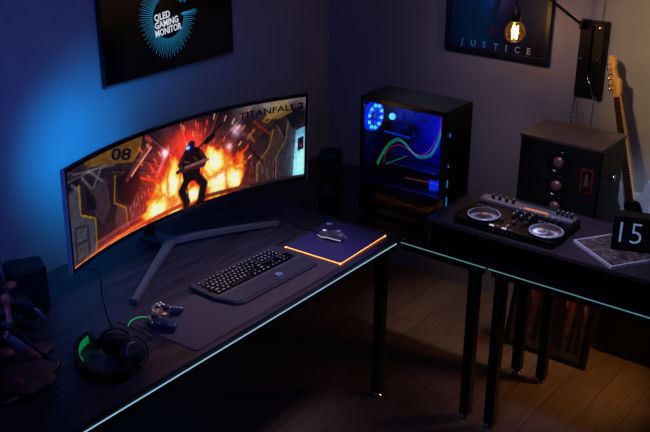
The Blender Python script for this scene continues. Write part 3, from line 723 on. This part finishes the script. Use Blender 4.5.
# green padding on the inside of the band
ctr = sum(bandc[16:60], Vector())/44; ctr.z = .77
gi = [p+(Vector((ctr.x-p.x, ctr.y-p.y, 0)).normalized()*.0115) for p in bandc[16:56]]
lab(MB().ribbon(gi, .006, .026).build('band_padding', 'green', hp, True), 'bright green inner padding')
for nm, cc, ax in (('ear_cup', oA, Vector((-.75, .55, .2))), ('ear_cup', oB, Vector((.78, -.05, .55)))):
    ax = ax.normalized()
    cup = MB().lathe([(0, .018), (.026, .018), (.034, .015), (.041, .006), (.044, -.004), (.044, -.01), (0, -.01)][::-1], cc, ax, 32).build('ear_cup', mat('cup_plastic', (30, 28, 36), .35), hp, True)
    pad = MB(); ring = [Vector((math.cos(2*PI*k/28)*.032, math.sin(2*PI*k/28)*.032, 0)) for k in range(28)]
    A = frame_to(ax); pad.tube([cc-ax*.018+(A @ q) for q in ring], .0125, 10, closed=True); pad.build('ear_pad', 'blacksoft', cup, True)
    MB().cyl(cc-ax*.016, .026, .006, ax, seg=24).build('ear_mesh', 'blacksoft', cup, True)
    mk = MB(); snake(mk, Matrix.Translation(cc+ax*.0185) @ A, .03, .0008); mk.build('emblem', mat('dull_emblem', (70, 68, 84), .4), cup, True)
    MB().tube([cc+ax*.012+(A @ Vector((.046*math.cos(q), .046*math.sin(q), 0))) for q in np.linspace(0, 2*PI, 24)[:23]], .004, 8, closed=True).build('cup_yoke', 'black', cup, True)
gc = [at(128, 326, 2, .79), at(131, 321, 2, .786), at(138, 317.5, 2, .778), at(146, 317, 2, .770), at(153, 317.5, 2, .772)]
tag(MB().tube(gc, .0022, 8, smooth_n=6).build('green_cable', 'greenc'), 'short green cable joining the headphones to the game controller', 'cable')

def lift(o, zmin):
    for ch in o.children:
        if ch.type == 'MESH':
            for q in ch.data.vertices: q.co.z = max(q.co.z, zmin)
        lift(ch, zmin)
lift(hp, .002)
# ================================================================== GAME CONTROLLER
gcR = thing('game_controller', 'dark game controller with shiny buttons at the left end of the desk mat', 'game controller', (.632, -1.672, .7535), math.radians(125))
# local: x = left/right grips, y = forward (bumpers)
pr = [('s', (0, .01, .026), (.05, .032, .018)), ('s', (-.042, .008, .027), (.028, .030, .019)), ('s', (.042, .008, .027), (.028, .030, .019)),
      ('t', [(-.045, 0, .026), (-.056, -.03, .022), (-.062, -.058, .018)], [.021, .018, .013]), ('t', [(.045, 0, .026), (.056, -.03, .022), (.062, -.058, .018)], [.021, .018, .013])]
MB().blob(pr, .004, 5).build('shell', mat('controller_shell', (54, 52, 68), .22), gcR)
for a, b in ((-.04, .018), (.022, -.008)):
    s_ = MB().cyl((a, b, .047), .011, .008, seg=20, bev=.001).build('thumbstick', 'black', gcR)
    MB().lathe([(0, .0), (.006, .0), (.009, .003), (.010, .0)], (a, b, .053), seg=20).build('stick_cap', 'charcoal', s_)
for a, b in ((.042, .028), (.042, .008), (.032, .018), (.052, .018)): MB().cyl((a, b, .046), .0048, .006, seg=16, bev=.001).build('button', 'chrome', gcR)
MB().box((-.022, -.010, .044), (.020, .007, .006), .001).build('direction_pad', 'chrome', gcR); MB().box((-.022, -.010, .0442), (.007, .020, .006), .001).build('direction_pad', 'chrome', gcR)
for sg in (-1, 1): MB().tube([(sg*.018, .042, .032), (sg*.045, .038, .033), (sg*.064, .022, .03)], [.007, .009, .006], 10, smooth_n=4).build('bumper', 'silver', gcR)
MB().cyl((0, .03, .043), .008, .004, seg=20, bev=.001).build('guide_button', 'silver', gcR)
MB().box((0, .018, .0435), (.03, .012, .004), .001).build('centre_plate', 'silver', gcR)

# cables on the left desk
tag(MB().tube([Vector((.02, -1.50, .756)), at(88, 268, 2, .757), at(96, 269, 2, .754), at(101, 280, 2, .754), at(102, 294, 2, .754), at(105, 306, 2, .754), at(108, 316, 2, .754), at(112, 326, 2, .756)], .002, 8, smooth_n=6).build('headset_cable', 'black'), 'thin black cable curving down the desk to the headphones', 'cable')
tag(MB().tube([at(118, 322, 2, .762), at(128, 326, 2, .757), at(142, 333, 2, .757), at(152, 339, 2, .757)], .0024, 8, smooth_n=6).build('braided_cable', 'black'), 'short black cable crossing the mat corner beside the headphones', 'cable')

# ================================================================== FIGURINE (generic armoured warrior)
fg = thing('warrior_figurine', 'dark red armoured figurine with spear on a round base at the left frame edge', 'figurine', (.43, -2.21, .75))
bx_, by_ = .43, -2.215
lab(MB().lathe([(.0, 0), (.205, 0), (.213, .004), (.213, .012), (.205, .018), (0, .018)][::1], (bx_, by_, .75), seg=64).build('base', mat('base_gloss', (34, 26, 30), .22, coat=.6), fg, True), 'glossy dark round base')
prs = []
random.seed(11)
for k in range(26):
    a = random.random()*2*PI; r = .17*math.sqrt(random.random()); s = .018+.03*random.random()
    prs.append(('s', (bx_+r*math.cos(a), by_+r*math.sin(a), .775), (s*1.6, s*1.1, s*.42), (0, 0, a)))
rk = MB().blob(prs, .005, 2)
for q in rk.v: q.z = max(q.z, .762)
rk.build('rocky_ground', 'darkrock', fg, True)
def P3(u_, v_, X): return at(u_, v_, 0, X)
hipL = at(-14, 318, 0, .40); kneeR = at(10, 340, 0, .5); footR = at(38, 361, 0, .53)
pel = at(-20, 310, 0, .38); chest = at(-14, 282, 0, .36); head = at(-6, 262, 0, .36)
MB().blob([('s', pel, (.035, .04, .035)), ('t', [pel, chest], [.036, .045]), ('s', chest, (.045, .055, .05)), ('t', [chest, head], [.02, .02]), ('s', head, (.022, .022, .028)),
    ('t', [pel, at(8, 328, 0, .46), at(6, 350, 0, .47), at(12, 368, 0, .5)], [.032, .026, .02, .016]), ('s', at(16, 371, 0, .52), (.03, .016, .012)),
    ('t', [pel, at(-8, 345, 0, .42), at(-2, 372, 0, .42)], [.032, .024, .017]),
    ('t', [chest, at(6, 290, 0, .40), at(12, 306, 0, .43)], [.024, .018, .013]),
    ('t', [chest, at(-14, 300, 0, .42), at(4, 318, 0, .46)], [.024, .018, .013])], .005, 3).build('body', 'darkarm', fg, True)
lab(MB().blob([('t', [at(8, 338, 0, .50), at(18, 345, 0, .51), at(28, 352, 0, .52)], [.014, .017, .012]), ('t', [at(28, 352, 0, .52), at(39, 359, 0, .53)], [.014, .008])], .003, 2).build('banner_arm', 'bluegrey', fg, True), 'blue grey limb armour')
lab(MB().blob([('t', [at(24, 349, 0, .525), at(38, 357, 0, .535)], [.013, .011]), ('s', at(4, 300, 0, .43), (.016, .02, .022)), ('t', [at(5, 303, 0, .43), at(8, 325, 0, .46), at(5, 340, 0, .48)], [.012, .016, .010]), ('s', at(10, 286, 0, .41), (.018, .022, .014)), ('s', at(36, 376, 0, .6), (.03, .022, .01)), ('s', at(20, 383, 0, .6), (.03, .016, .01)), ('s', at(6, 352, 0, .5), (.03, .02, .016))], .003, 2).build('red_armour', 'rust', fg, True), 'red armour plates')
MB().tube([at(20, 334, 0, .50), at(40, 352, 0, .53), at(54, 366, 0, .55)], .0055, 8).build('spear', 'darkarm', fg, True)
lab(MB().tube([at(50, 362, 0, .545), at(55, 367, 0, .55)], [.005, .002], 8).build('spear_tip', 'silver', fg, True), 'pale spear tip')
MB().blob([('t', [at(12, 300, 0, .40), at(24, 305, 0, .41), at(36, 318, 0, .43)], [.022, .03, .012]), ('t', [at(14, 316, 0, .40), at(28, 326, 0, .42), at(38, 330, 0, .43)], [.025, .024, .01])], .004, 2).build('cape', 'darkarm', fg, True)
lab(MB().tube([at(32, 306, 0, .42), at(38, 311, 0, .43), at(46, 320, 0, .44)], [.003, .006, .003], 8).build('blade', 'panel', fg, True), 'pale blade')

for ch in fg.children:
    if ch.name.startswith('base'): continue
    for q in ch.data.vertices: q.co.z = max(q.co.z, .010 if ch.name.startswith('rocky') else .013)

# ================================================================== MIXER (DJ CONTROLLER)
DX, DY, DZ = 1.318, -.435, .870
dj = thing('dj_controller', 'black music mixer with two shiny spun platters on the riser', 'music mixer', (DX, DY, DZ), math.radians(-.5))
MB().prism(rrect(.425, .265, .018), .028, Matrix.Translation((0, 0, .004)), bev=.004).build('body', mat('mixer_black', (9, 9, 11), .4, spec=.2), dj)
for a in (-.18, .18):
    for b in (-.1, .1): MB().cyl((a, b, .002), .01, .004, seg=14).build('rubber_foot', 'blacksoft', dj)
bk = MB().prism([(-.2, .066), (.2, .066), (.205, .09), (.2, .122), (-.2, .122), (-.205, .09)], .016, Matrix.Translation((0, 0, .030)), bev=.004).build('rear_panel', 'panel', dj)
lab(bk, 'silver grey rear strip')
for sx in (-1, 1):
    cx = -.108 if sx < 0 else .155
    cy = -.065
    pl = MB().cyl((cx, cy, .036), .066, .010, seg=48, bev=.002).build('platter_ring', 'blackgloss', dj)
    lab(MB().tube([(cx+.0625*math.cos(q), cy+.0625*math.sin(q), .0415) for q in np.linspace(0, 2*PI, 49)[:48]], .0016, 6, closed=True).build('platter_rim', mat('rim_white_glow', (210, 215, 235), .3, emit=(150, 170, 220), es=.25), pl), 'pale rim')  # rim paleness lifted by a weak emission in the material
    d = MB().lathe([(0, .004), (.012, .004), (.0135, .0035), (.058, .0035), (.06, .0)], (0, 0, 0), seg=64).build('platter_disc', 'jog', pl, loc=(cx, cy, .041))
kn = []
for i in range(4): kn.append((-.155+i*.030, .094, .0065, .046))
for i in range(3):
    for j in range(3): kn.append((-.012+i*.033, .050-j*.028, .0075, .032))
for i in range(4): kn.append((.125+i*.019, .097, .0065, .046))
for i in range(3): kn.append((.10+i*.028, .042, .006, .032))
for a, b, r, z in kn:
    k_ = MB().lathe([(r*1.15, 0), (r*1.1, .003), (r, .004), (r*.88, .016), (0, .0165)], (a, b, z), seg=16).build('knob', 'black', dj)
    MB().box((a, b+r*.45, z+.017), (.0016, r*.8, .001)).build('pointer', 'mouselight', k_)
for a in (-.028, .022, .058):
    fd = MB().box((a, -.065, .0325), (.004, .06, .002)).build('fader_slot', 'blackgloss', dj)
    MB().box((a, -.06+random.uniform(-.015, .02), .038), (.013, .009, .012), .002).build('fader_cap', 'silver', fd)
fd = MB().box((.015, -.112, .0325), (.06, .004, .002)).build('fader_slot', 'blackgloss', dj); MB().box((.018, -.112, .038), (.008, .014, .012), .002).build('fader_cap', 'silver', fd)
for i in range(4):
    MB().box((-.04+i*.026, -.128, .034), (.018, .006, .005), .001).build('cue_button', 'mouselight' if i % 2 == 0 else 'panel', dj)
for sx in (-.175, .09):
    for i in range(4): MB().box((sx+i*.02, .018+.0, .034), (.015, .009, .004), .001).build('pad_button', 'charcoal' if i % 2 else 'panel', dj)
lab(MB().box((.045, .076, .047), (.10, .006, .003), .001).build('display_strip', 'orangeled', dj), 'amber lit strip')
for i in range(6): MB().cyl((-.05+i*.02, -.1325, .018), .004, .004, 'Y', seg=12).build('front_socket', 'silver', dj)

# ================================================================== MAGAZINE + CLOCK
e1 = Vector((.83, -.56, 0)).normalized(); ang = math.atan2(e1.y, e1.x)
A0 = at(573.5, 239, 2, .884); B0 = at(611.5, 266, 2, .884)
L1 = (B0-A0).length; ang = math.atan2(B0.y-A0.y, B0.x-A0.x)
e1 = (B0-A0).normalized(); e2 = Vector((-e1.y, e1.x, 0)); L2 = .205
cen = A0+e1*L1/2+e2*L2/2
mg = thing('magazine', 'thick white-edged magazine lying on the riser under the flip clock', 'magazine', (cen.x, cen.y, .870), ang)
MB().box((0, 0, .0058), (L1, L2, .0112), .0008).build('pages', 'paper', mg)
P = Paint(120, 100, L1/L2); nn = fbm(P.x*14, P.y*14, 4)
P.c[:] = np.array((100, 86, 88))/255.; P.c *= (.1+1.7*nn)[..., None]
for k in range(60):
    a, b = random.random(), random.random(); P.line([(a, b), (a+.06*random.random(), b+.1*random.random()-.03)], .012, random.choice([(160, 140, 130), (40, 40, 60), (110, 60, 50), (90, 110, 150), (24, 20, 24)]), .7)
bd = np.minimum(np.minimum(P.u, 1-P.u)*1.2, np.minimum(P.v, 1-P.v)); P.mix((bd < .035)*1., np.array((205, 210, 225))/255.)
M['cover'] = attr_mat('cover_print', 0, .35)
P.grid('cover', lambda a, b: Vector(((a-.5)*L1, (b-.5)*L2, .0115)), M['cover'], mg, world=False)

cl = thing('flip_clock', 'black flip clock showing the hour 15 at the right frame edge', 'clock', (1.795, -.385, .8825), math.radians(18.5))
ccw, cch = .215, .135
MB().prism(rrect(ccw, .06, .012), cch, Matrix.Translation((0, 0, 0)), bev=.003).build('case', mat('clock_black', (7, 7, 9), .5, spec=.15), cl)
for k, (cx, t_) in enumerate(((-.0505, '15'), (.0505, ''))):
    cd = MB().box((cx, -.031, cch/2), (.094, .004, .112), .001).build('flip_card', 'black', cl)
    if t_: MB().text(t_, .118, Matrix.Translation((cx, -.0336, cch/2+.002)) @ Matrix.Rotation(PI/2, 4, 'X'), .0006, bold=-.0018, sx=.92).build('numerals', 'digit', cd)
    MB().box((cx, -.0336, cch/2), (.094, .001, .0012)).build('card_split', 'black', cd)

# ================================================================== LARGE SPEAKER CABINET
sp = thing('speaker_cabinet', 'large black speaker cabinet with brown wood top and stacked round drivers', 'speaker', (1.348, -.035, .75))
sx0, sx1, sy0, sy1, sz1 = 1.172, 1.525, -.155, .09, 1.145
MB().box(((sx0+sx1)/2, (sy0+sy1)/2+.004, (.762+sz1-.01)/2), (sx1-sx0, sy1-sy0-.008, sz1-.01-.762), .004).build('cabinet', 'black', sp, True)
for a in (sx0+.04, sx1-.04):
    for b in (sy0+.04, sy1-.04): MB().cyl((a, b, .756), .015, .014, seg=16).build('rubber_foot', 'blacksoft', sp, True)
MB().box(((sx0+sx1)/2, (sy0+sy1)/2, sz1-.005), (sx1-sx0+.004, sy1-sy0+.004, .012), .002).build('wood_top', 'brownwood', sp, True)
baf = MB().box(((sx0+sx1)/2, sy0+.002, (.77+sz1-.012)/2), (sx1-sx0-.012, .006, sz1-.78), .002).build('baffle', 'blacksoft', sp, True)
for zz, xx in ((1.058, 1.350), (.957, 1.350), (.866, 1.352)):
    dr = MB().lathe([(.030, 0), (.047, 0), (.050, .004), (.047, .010), (.041, .008), (.036, .001)], (xx, sy0-.001, zz), (0, -1, 0), 36, caps=False).build('driver_ring', 'blackgloss', sp, True)
    lab(MB().lathe([(.038, .003), (.022, -.003), (.016, -.004), (.0, -.001)], (xx, sy0-.001, zz), (0, -1, 0), 36).build('cone', 'black', dr, True), 'dark cone')
    MB().sph((xx, sy0-.004, zz), (.024, .014, .024), 20).build('dust_cap', 'copper', dr, True)
rp = MB().box((1.474, sy0-.002, 1.005), (.052, .006, .10), .002).build('horn_frame', 'red', sp, True)  # red light of the port put into the frame colour
MB().box((1.474, sy0-.0045, 1.005), (.040, .004, .088), .002).build('horn_mouth', 'blackgloss', rp, True)
MB().box((1.474, sy0-.006, 1.01), (.012, .006, .05), .003).build('horn_fin', 'copper', rp, True)
MB().cyl((sx1+.006, -.02, .992), .014, .014, 'X', seg=20, bev=.002).build('side_handle', 'chrome', sp, True)

# ================================================================== WALL LAMP WITH BULB
wl = thing('wall_lamp', 'black wall-mounted swing lamp with bare glowing filament bulb', 'lamp', (1.18, .5, 1.33))
pl = MB().box((1.182, .492, 1.327), (.128, .014, .352), .002).build('mounting_plate', 'black', wl, True)
lab(MB().box((1.208, .483, 1.40), (.05, .006, .17), .001).build('plate_badge', mat('dark_red_enamel', (30, 8, 8), .5), wl, True), 'dark red panel')
MB().box((1.18, .482, 1.33), (.012, .012, .30), .002).build('centre_rail', 'blackgloss', wl, True)
for q in ((600, 29), (580, 59), (597, 61), (594.5, 103)):
    c = at(*q, 1, .472); MB().lathe([(.0, .008), (.007, .006), (.009, 0)], (c.x, .485 if q[1] < 90 else .49, max(c.z, 1.155)), (0, -1, 0), 16).build('bolt', 'chrome', wl, True)
arm0 = at(582, 25, 1, .465); armE = Vector((.905, .25, 1.71))
MB().tube([arm0, armE], .0065, 10).build('swing_arm', 'blackmetal', wl, True)
MB().cyl(arm0, .012, .04, seg=16, bev=.002).build('arm_pivot', 'blackmetal', wl, True)
a_ = at(587, 75, 1, .468); b_ = at(594, 101, 1, .468)
MB().tube([a_, b_], .0028, 8).build('lock_lever', 'chrome', wl, True)
bc = at(515, 32, 1, .25)
MB().tube([armE, Vector((.905, .25, 1.66)), bc+Vector((0, 0, .11))], .0032, 8).build('flex', 'black', wl, True)
MB().lathe([(.0, .115), (.008, .113), (.012, .105), (.021, .098), (.0215, .05), (.019, .045), (.0, .045)][::-1], bc, seg=28).build('socket', 'blackmetal', wl, True)
bulb = MB().lathe([(.0, -.048), (.018, -.0445), (.033, -.034), (.044, -.018), (.047, 0), (.043, .018), (.033, .033), (.021, .044), (.016, .052)], bc, seg=32, caps=False).build('glass_bulb', 'bulbglass', wl, True)
for f in bulb.data.polygons: f.use_smooth = True
MB().tube([bc+Vector((.012*math.cos(a), .012*math.sin(a), -.026+.05*a/(16*PI)+.01*math.sin(3*a))) for a in np.linspace(0, 16*PI, 130)], .0010, 5).build('filament', 'filament', bulb, True)
# twisted cord under the plate
cp = [at(575, 96, 1, .475), at(574, 103, 1, .47), at(572, 110, 1, .45), at(570.5, 118, 1, .40), at(571, 124, 1, .3), Vector((1.34, .28, .8)), Vector((1.36, .27, .05))]
cc = catmull(cp, 14); tw = MB()
for ph in (0, PI): tw.tube([p+Vector((.0035*math.cos(i*.8+ph), 0, .0035*math.sin(i*.8+ph)*.6)) for i, p in enumerate(cc)], .003, 6, mi=0 if ph == 0 else 1)
tag(tw.build('twisted_cord', ['black', 'panel']), 'black and white twisted cord hanging below the wall lamp plate', 'cord')

# ================================================================== FRAMED POSTERS
jp = thing('framed_poster', 'black framed dark blue poster lettered JUSTICE on the back wall', 'poster', (.705, .5, 1.27))
px0, px1, pz0, pz1, py = .430, .980, 1.273, 2.05, .485
f_ = MB(); fw = .024
f_.box((px0+fw/2, py, (pz0+pz1)/2), (fw, .028, pz1-pz0), .002); f_.box((px1-fw/2, py, (pz0+pz1)/2), (fw, .028, pz1-pz0), .002)
f_.box(((px0+px1)/2, py, pz0+fw/2), (px1-px0-2*fw, .028, fw), .002); f_.box(((px0+px1)/2, py, pz1-fw/2), (px1-px0-2*fw, .028, fw), .002)
f_.build('frame', 'frame', jp, True)
P = Paint(130, 180, (px1-px0)/(pz1-pz0)); nn = fbm(P.x*8, P.y*8, 9)
P.c[:] = np.array((20, 26, 52))/255.; P.c *= (.5+1.1*nn)[..., None]
P.mix(np.clip(1-P.u*1.8, 0, 1)*.6, np.array((10, 34, 62))/255.)
P.mix(np.exp(-((P.u-.49)/.14)**2-((P.v-.42)/.14)**2)*.9, np.array((120, 104, 210))/255.); P.mix(np.exp(-((P.u-.50)/.06)**2-((P.v-.40)/.09)**2)*.9, np.array((200, 195, 245))/255.)
P.line([(.46, .5), (.49, .36), (.46, .26)], .022, (30, 16, 34), .9); P.line([(.52, .5), (.52, .36), (.47, .24)], .02, (26, 14, 30), .9); P.line([(.49, .4), (.53, .52)], .05, (20, 14, 34), .9)
P.glow((.46, .145), .03, (130, 10, 14), .9)
M['poster1'] = attr_mat('poster_print', 0, .45)
pr_ = P.grid('print', lambda a, b: Vector((px0+.015+a*(px1-px0-.03), py-.002, pz0+.015+b*(pz1-pz0-.03))), M['poster1'], jp)
mb = MB()
for ch, q in zip('JUSTICE', ((462.3, 41.5), (473, 43.6), (484, 45), (495.5, 47.2), (506, 48.8), (517, 50.4), (528.5, 52))):
    c = at(*q, 1, py-.004); mb.text(ch, .042, Matrix.Translation((c.x, py-.004, c.z+.001)) @ Matrix.Rotation(PI/2, 4, 'X'), .0006, bold=.0002)
def serif(u_, v_, dx, dz, w=.010):
    c = at(u_, v_, 1, py-.004); mb.box((c.x+dx, py-.004, c.z+.001+dz), (w, .0006, .0014))
hz = .0145
for dz in (-hz, hz): serif(506, 48.8, 0, dz)
serif(495.5, 47.2, 0, -hz); serif(462.3, 41.5, .003, hz); serif(473, 43.6, -.010, hz, .008); serif(473, 43.6, .010, hz, .008); serif(528.5, 52, -.009, -hz, .008); serif(528.5, 52, -.009, hz, .008)
mb.build('title_lettering', 'posterletters', pr_, True)
MB().box(((px0+px1)/2, py-.009, (pz0+pz1)/2), (px1-px0-2*fw, .002, pz1-pz0-2*fw)).build('glazing', 'pane', jp, True)

fpst = thing('floor_poster', 'black framed red and grey poster standing on the floor under the desk', 'poster', (1.267, .10, 0))
fpst.rotation_euler = (math.radians(-14), 0, 0)
w2, h2 = .415, .60
f_ = MB()
f_.box((-w2/2+.011, 0, h2/2), (.022, .02, h2), .002); f_.box((w2/2-.011, 0, h2/2), (.022, .02, h2), .002); f_.box((0, 0, .012), (w2-.044, .02, .024), .002); f_.box((0, 0, h2-.012), (w2-.044, .02, .024), .002)
f_.build('frame', 'frame', fpst)
P = Paint(110, 150, w2/h2); nn = fbm(P.x*9, P.y*9, 21); n5 = fbm(P.x*20, P.y*20, 24)
P.c[:] = np.array((120, 32, 24))/255.; P.c *= (.4+1.2*nn)[..., None]
P.mix(np.clip((.50-P.v)*3+.6*(nn-.5), 0, 1)*.85, np.array((50, 48, 62))/255.); P.mix(np.clip(.6-P.v, 0, 1)*1.7*n5*n5*2, np.array((120, 122, 146))/255.)
P.mix(np.clip(.5-P.v+.25*(nn-.5), 0, 1)*1.2*(np.abs(P.u-.5) < .5)*.8, np.array((46, 44, 58))/255.)
for a, w in ((.16, .05), (.38, .06), (.60, .075), (.82, .05)):
    P.line([(a, .62-.1*abs(a-.5)), (a+.01, .36)], w, (34, 28, 34), .95); P.line([(a-.03, .36), (a-.04, .1)], w*.5, (28, 26, 32), .95); P.line([(a+.03, .36), (a+.05, .1)], w*.5, (28, 26, 32), .95)
    P.line([(a, .67-.1*abs(a-.5)), (a, .69-.1*abs(a-.5))], w*.6, (110, 72, 56), .9); P.line([(a+.03, .58), (a+.07, .44)], .012, (150, 130, 120), .8)
M['poster2'] = attr_mat('floor_poster_print', 0, .4)
P.grid('print', lambda a, b: Vector((-w2/2+.01+a*(w2-.02), -.002, .01+b*(h2-.02))), M['poster2'], fpst, world=False)
MB().box((0, .007, h2/2), (w2-.01, .004, h2-.01)).build('backing_board', 'black', fpst)

# amplifier under the desk, guitar standing on it
am = thing('guitar_amplifier', 'low black amplifier on the floor right of the red poster', 'amplifier', (1.76, .42, 0))
ax0, ax1 = 1.44, 2.10
MB().box(((ax0+ax1)/2, .390, .235), (ax1-ax0, .19, .445), .01).build('cabinet', 'black', am, True)
MB().box(((ax0+ax1)/2, .302, .24), (ax1-ax0-.09, .006, .36), .002).build('grille_cloth', 'blacksoft', am, True)
lab(MB().box(((ax0+ax1)/2, .3005, .034), (ax1-ax0-.02, .005, .012), .001).build('trim_strip', 'panel', am, True), 'grey trim strip')
lab(MB().box((ax0+.022, .3005, .20), (.03, .005, .31), .001).build('trim_strip', 'charcoal', am, True), 'grey trim strip')
for a in (ax0+.05, ax1-.05): 
    for b in (.34, .46): MB().cyl((a, b, .007), .016, .014, seg=14).build('foot', 'blacksoft', am, True)

# ------------------------------------------------------------------ guitar
T0 = at(614.5, 55, 1, .452); Bm = at(633.5, 205, 1, .382)
axg = (T0-Bm).normalized(); Bot = Vector(Bm)-axg*.36
k = (Bot.z-.458-.034)/axg.z; Bot = Bot-axg*k; Lg = (T0-Bot).length; S = Lg/.985
n0 = Vector((-.53, -.85, 0)); n0 = (n0-axg*n0.dot(axg)).normalized(); xg = axg.cross(-n0).normalized()  # xg: viewer's right
xg = -n0.cross(axg).normalized() if (-n0.cross(axg)).dot(Vector((1, 0, 0))) > 0 else n0.cross(axg).normalized()
gt = bpy.data.objects.new('electric_guitar', None); C.objects.link(gt); gt.empty_display_size = .05
gt.matrix_world = Matrix(((xg.x, axg.x, n0.x, Bot.x), (xg.y, axg.y, n0.y, Bot.y), (xg.z, axg.z, n0.z, Bot.z), (0, 0, 0, 1)))
tag(gt, 'white electric guitar with maple headstock leaning against the right wall', 'guitar')
def G(pts, n=6): return [(a*S, b*S) for a, b in cat2(pts, n)]
bo = [(0, 0), (.08, .006), (.14, .04), (.163, .10), (.15, .16), (.118, .21), (.112, .26), (.135, .31), (.152, .36), (.137, .392), (.105, .375), (.072, .335), (.035, .322), (-.035, .328), (-.068, .355), (-.10, .415), (-.138, .437), (-.158, .395), (-.14, .32), (-.112, .26), (-.12, .205), (-.158, .15), (-.165, .09), (-.14, .035), (-.08, .006)]
Tz = lambda z: Matrix.Translation((0, 0, z))
MB().prism(G(bo), .042, Tz(-.042), bev=.006).build('body', 'white', gt)
pg = [(-.02, .29), (-.05, .285), (-.07, .27), (-.07, .24), (-.065, .17), (.02, .14), (.09, .10), (.105, .13), (.075, .2), (.06, .25), (.05, .28), (.03, .29)]
MB().prism(G(pg, 4), .003, Tz(0), bev=.0006).build('pickguard', 'black', gt)
MB().prism([(-.028*S, .3*S), (.028*S, .3*S), (.022*S, .795*S), (-.022*S, .795*S)], .010, Tz(.006)).build('neck', 'maple', gt)
fbd = MB().prism([(-.027*S, .29*S), (.027*S, .29*S), (.0205*S, .79*S), (-.0205*S, .79*S)], .004, Tz(.016)).build('fingerboard', 'rosewood', gt)
mb = MB()
for i in range(21):
    yy = .79-.62*(1-2**(-i/12.)); w = .0205+(.79-yy)/.5*.0065
    if yy > .3: mb.box((0, yy*S, .0208), (w*2*S, .0022, .0018))
mb.build('frets', 'silver', fbd)
hd = [(-.021, .79), (-.030, .815), (-.042, .84), (-.040, .90), (-.034, .95), (-.02, .985), (.006, .975), (.018, .945), (.010, .92), (.014, .88), (.034, .865), (.03, .83), (.021, .80)]
MB().prism(G(hd, 5), .014, Tz(.0), bev=.002).build('headstock', 'maple', gt)
for i in range(6):
    yy = (.828+i*.024)*S; xx = -.030*S+i*.002
    tn = MB().cyl((xx+.006, yy, .019), .0035, .012, seg=12).build('tuning_peg', 'chrome', gt)
    MB().tube([(xx-.008, yy, .006), (xx-.026, yy, .006)], .0022, 6).build('peg_shaft', 'chrome', tn); MB().sph((xx-.030, yy, .006), (.006, .008, .004), 10).build('peg_button', 'chrome', tn)
mb = MB()
for i in range(6): a = -.0155+i*.0062; mb.tube([(a*S*1.35, .13*S, .018), (a*S*1.2, .3*S, .024), (a*S, .79*S, .0235), (-.03*S+i*.002+.006, (.828+i*.024)*S, .022)], .0005, 4)
mb.build('strings', 'silver', gt)
for yy in (.17, .22, .275): MB().box((0, yy*S, .008), (.075, .018, .012), .004).build('pickup', 'blackgloss', gt)
MB().box((0, .12*S, .008), (.075, .03, .012), .003).build('bridge', 'chrome', gt)
for q in ((.075, .16), (.09, .125), (.105, .09)): MB().cyl((q[0]*S, q[1]*S, .008), .009, .012, seg=16, bev=.001).build('knob', 'white', gt)

# ================================================================== LIGHTS
def light(kind, name, loc, e, col, size=.1, target=None, spot=None, blend=.5, sizey=None):
    l = bpy.data.lights.new(name, kind); o = bpy.data.objects.new(name, l); C.objects.link(o); o.location = loc
    l.energy = e; l.color = col
    if kind == 'AREA':
        l.size = size
        if sizey: l.shape = 'RECTANGLE'; l.size_y = sizey
    else: l.shadow_soft_size = size
    if kind == 'SPOT': l.spot_size = math.radians(spot); l.spot_blend = blend
    if target is not None: o.rotation_euler = (Vector(target)-Vector(loc)).to_track_quat('-Z', 'Y').to_euler()
    return o
w = bpy.data.worlds.new('world'); sc.world = w; w.use_nodes = True
w.node_tree.nodes['Background'].inputs[0].default_value = (.10, .16, .6, 1); w.node_tree.nodes['Background'].inputs[1].default_value = .03
light('SPOT', 'blue_rear_light', (.25, -1.38, 1.12), 24, (.0, .33, 1), .06, at(104, 156, 0, -.3), 104, 1)
light('SPOT', 'gap_spot', (.85, .34, 2.5), 75, (1, .72, .60), .05, (.85, .18, 0), 30, 1)
light('SPOT', 'blue_wash_light', (1.2, -2.2, 1.6), 38, (.04, .15, 1), .3, (-.3, -1.2, .9), 80, 1)
light('SPOT', 'platter_streak_fill', (.15, .35, 2.35), 18, (.55, .60, 1), .12, (1.38, -.45, .87), 36, 1)  # added spot, raises the streak on the platters and a sheen on the desks
light('SPOT', 'poster_fill', (.9, -1.0, 2.4), 16, (.55, .50, 1), .15, (.75, .5, 1.35), 36, 1)  # added cool fill for the poster and the wall around it
light('SPOT', 'guitar_fill', (1.85, -.8, 2.3), 70, (.6, .72, 1), .08, (1.52, .38, .78), 13, 1)  # added fill that brightens the guitar body
light('AREA', 'overhead_fill', (1.1, -1.2, 2.65), 5, (.35, .35, 1), 1.4, (.8, -1.0, 0))  # soft blue fill added overhead, stands for no fixture
light('SPOT', 'desk_fill', (1.5, -.6, 2.6), 105, (.88, .68, 1), .2, (.70, -1.28, .75), 38, 1)  # added lavender fill over the keyboard and mat
light('SPOT', 'mixer_fill', (1.5, -1.2, 2.6), 75, (.66, .60, 1), .12, (1.52, -.36, .87), 34, 1)  # added fill for the mixer, platters and magazine
light('POINT', 'bulb_light', tuple(bc), 1.2, (1, .55, .22), .02)
light('SPOT', 'warm_wall_fill', (.9, -1.2, 2.35), 105, (1, .64, .26), .12, (1.66, .5, 1.36), 34, 1)  # added spot carrying the bulb's warm light onto the right wall
light('SPOT', 'warm_floor_light', (1.85, .1, .6), 15, (1, .42, .08), .08, (1.35, -.02, 0), 90, 1)
light('POINT', 'case_fan_light', (.66, -.36, 1.17), 1.2, (.03, .12, 1), .03)
light('POINT', 'case_inner_light', (.86, -.38, 1.10), 4.5, (.01, .03, 1), .03)
light('POINT', 'case_lower_light', (.95, -.40, 1.0), .2, (.02, .08, 1), .02)
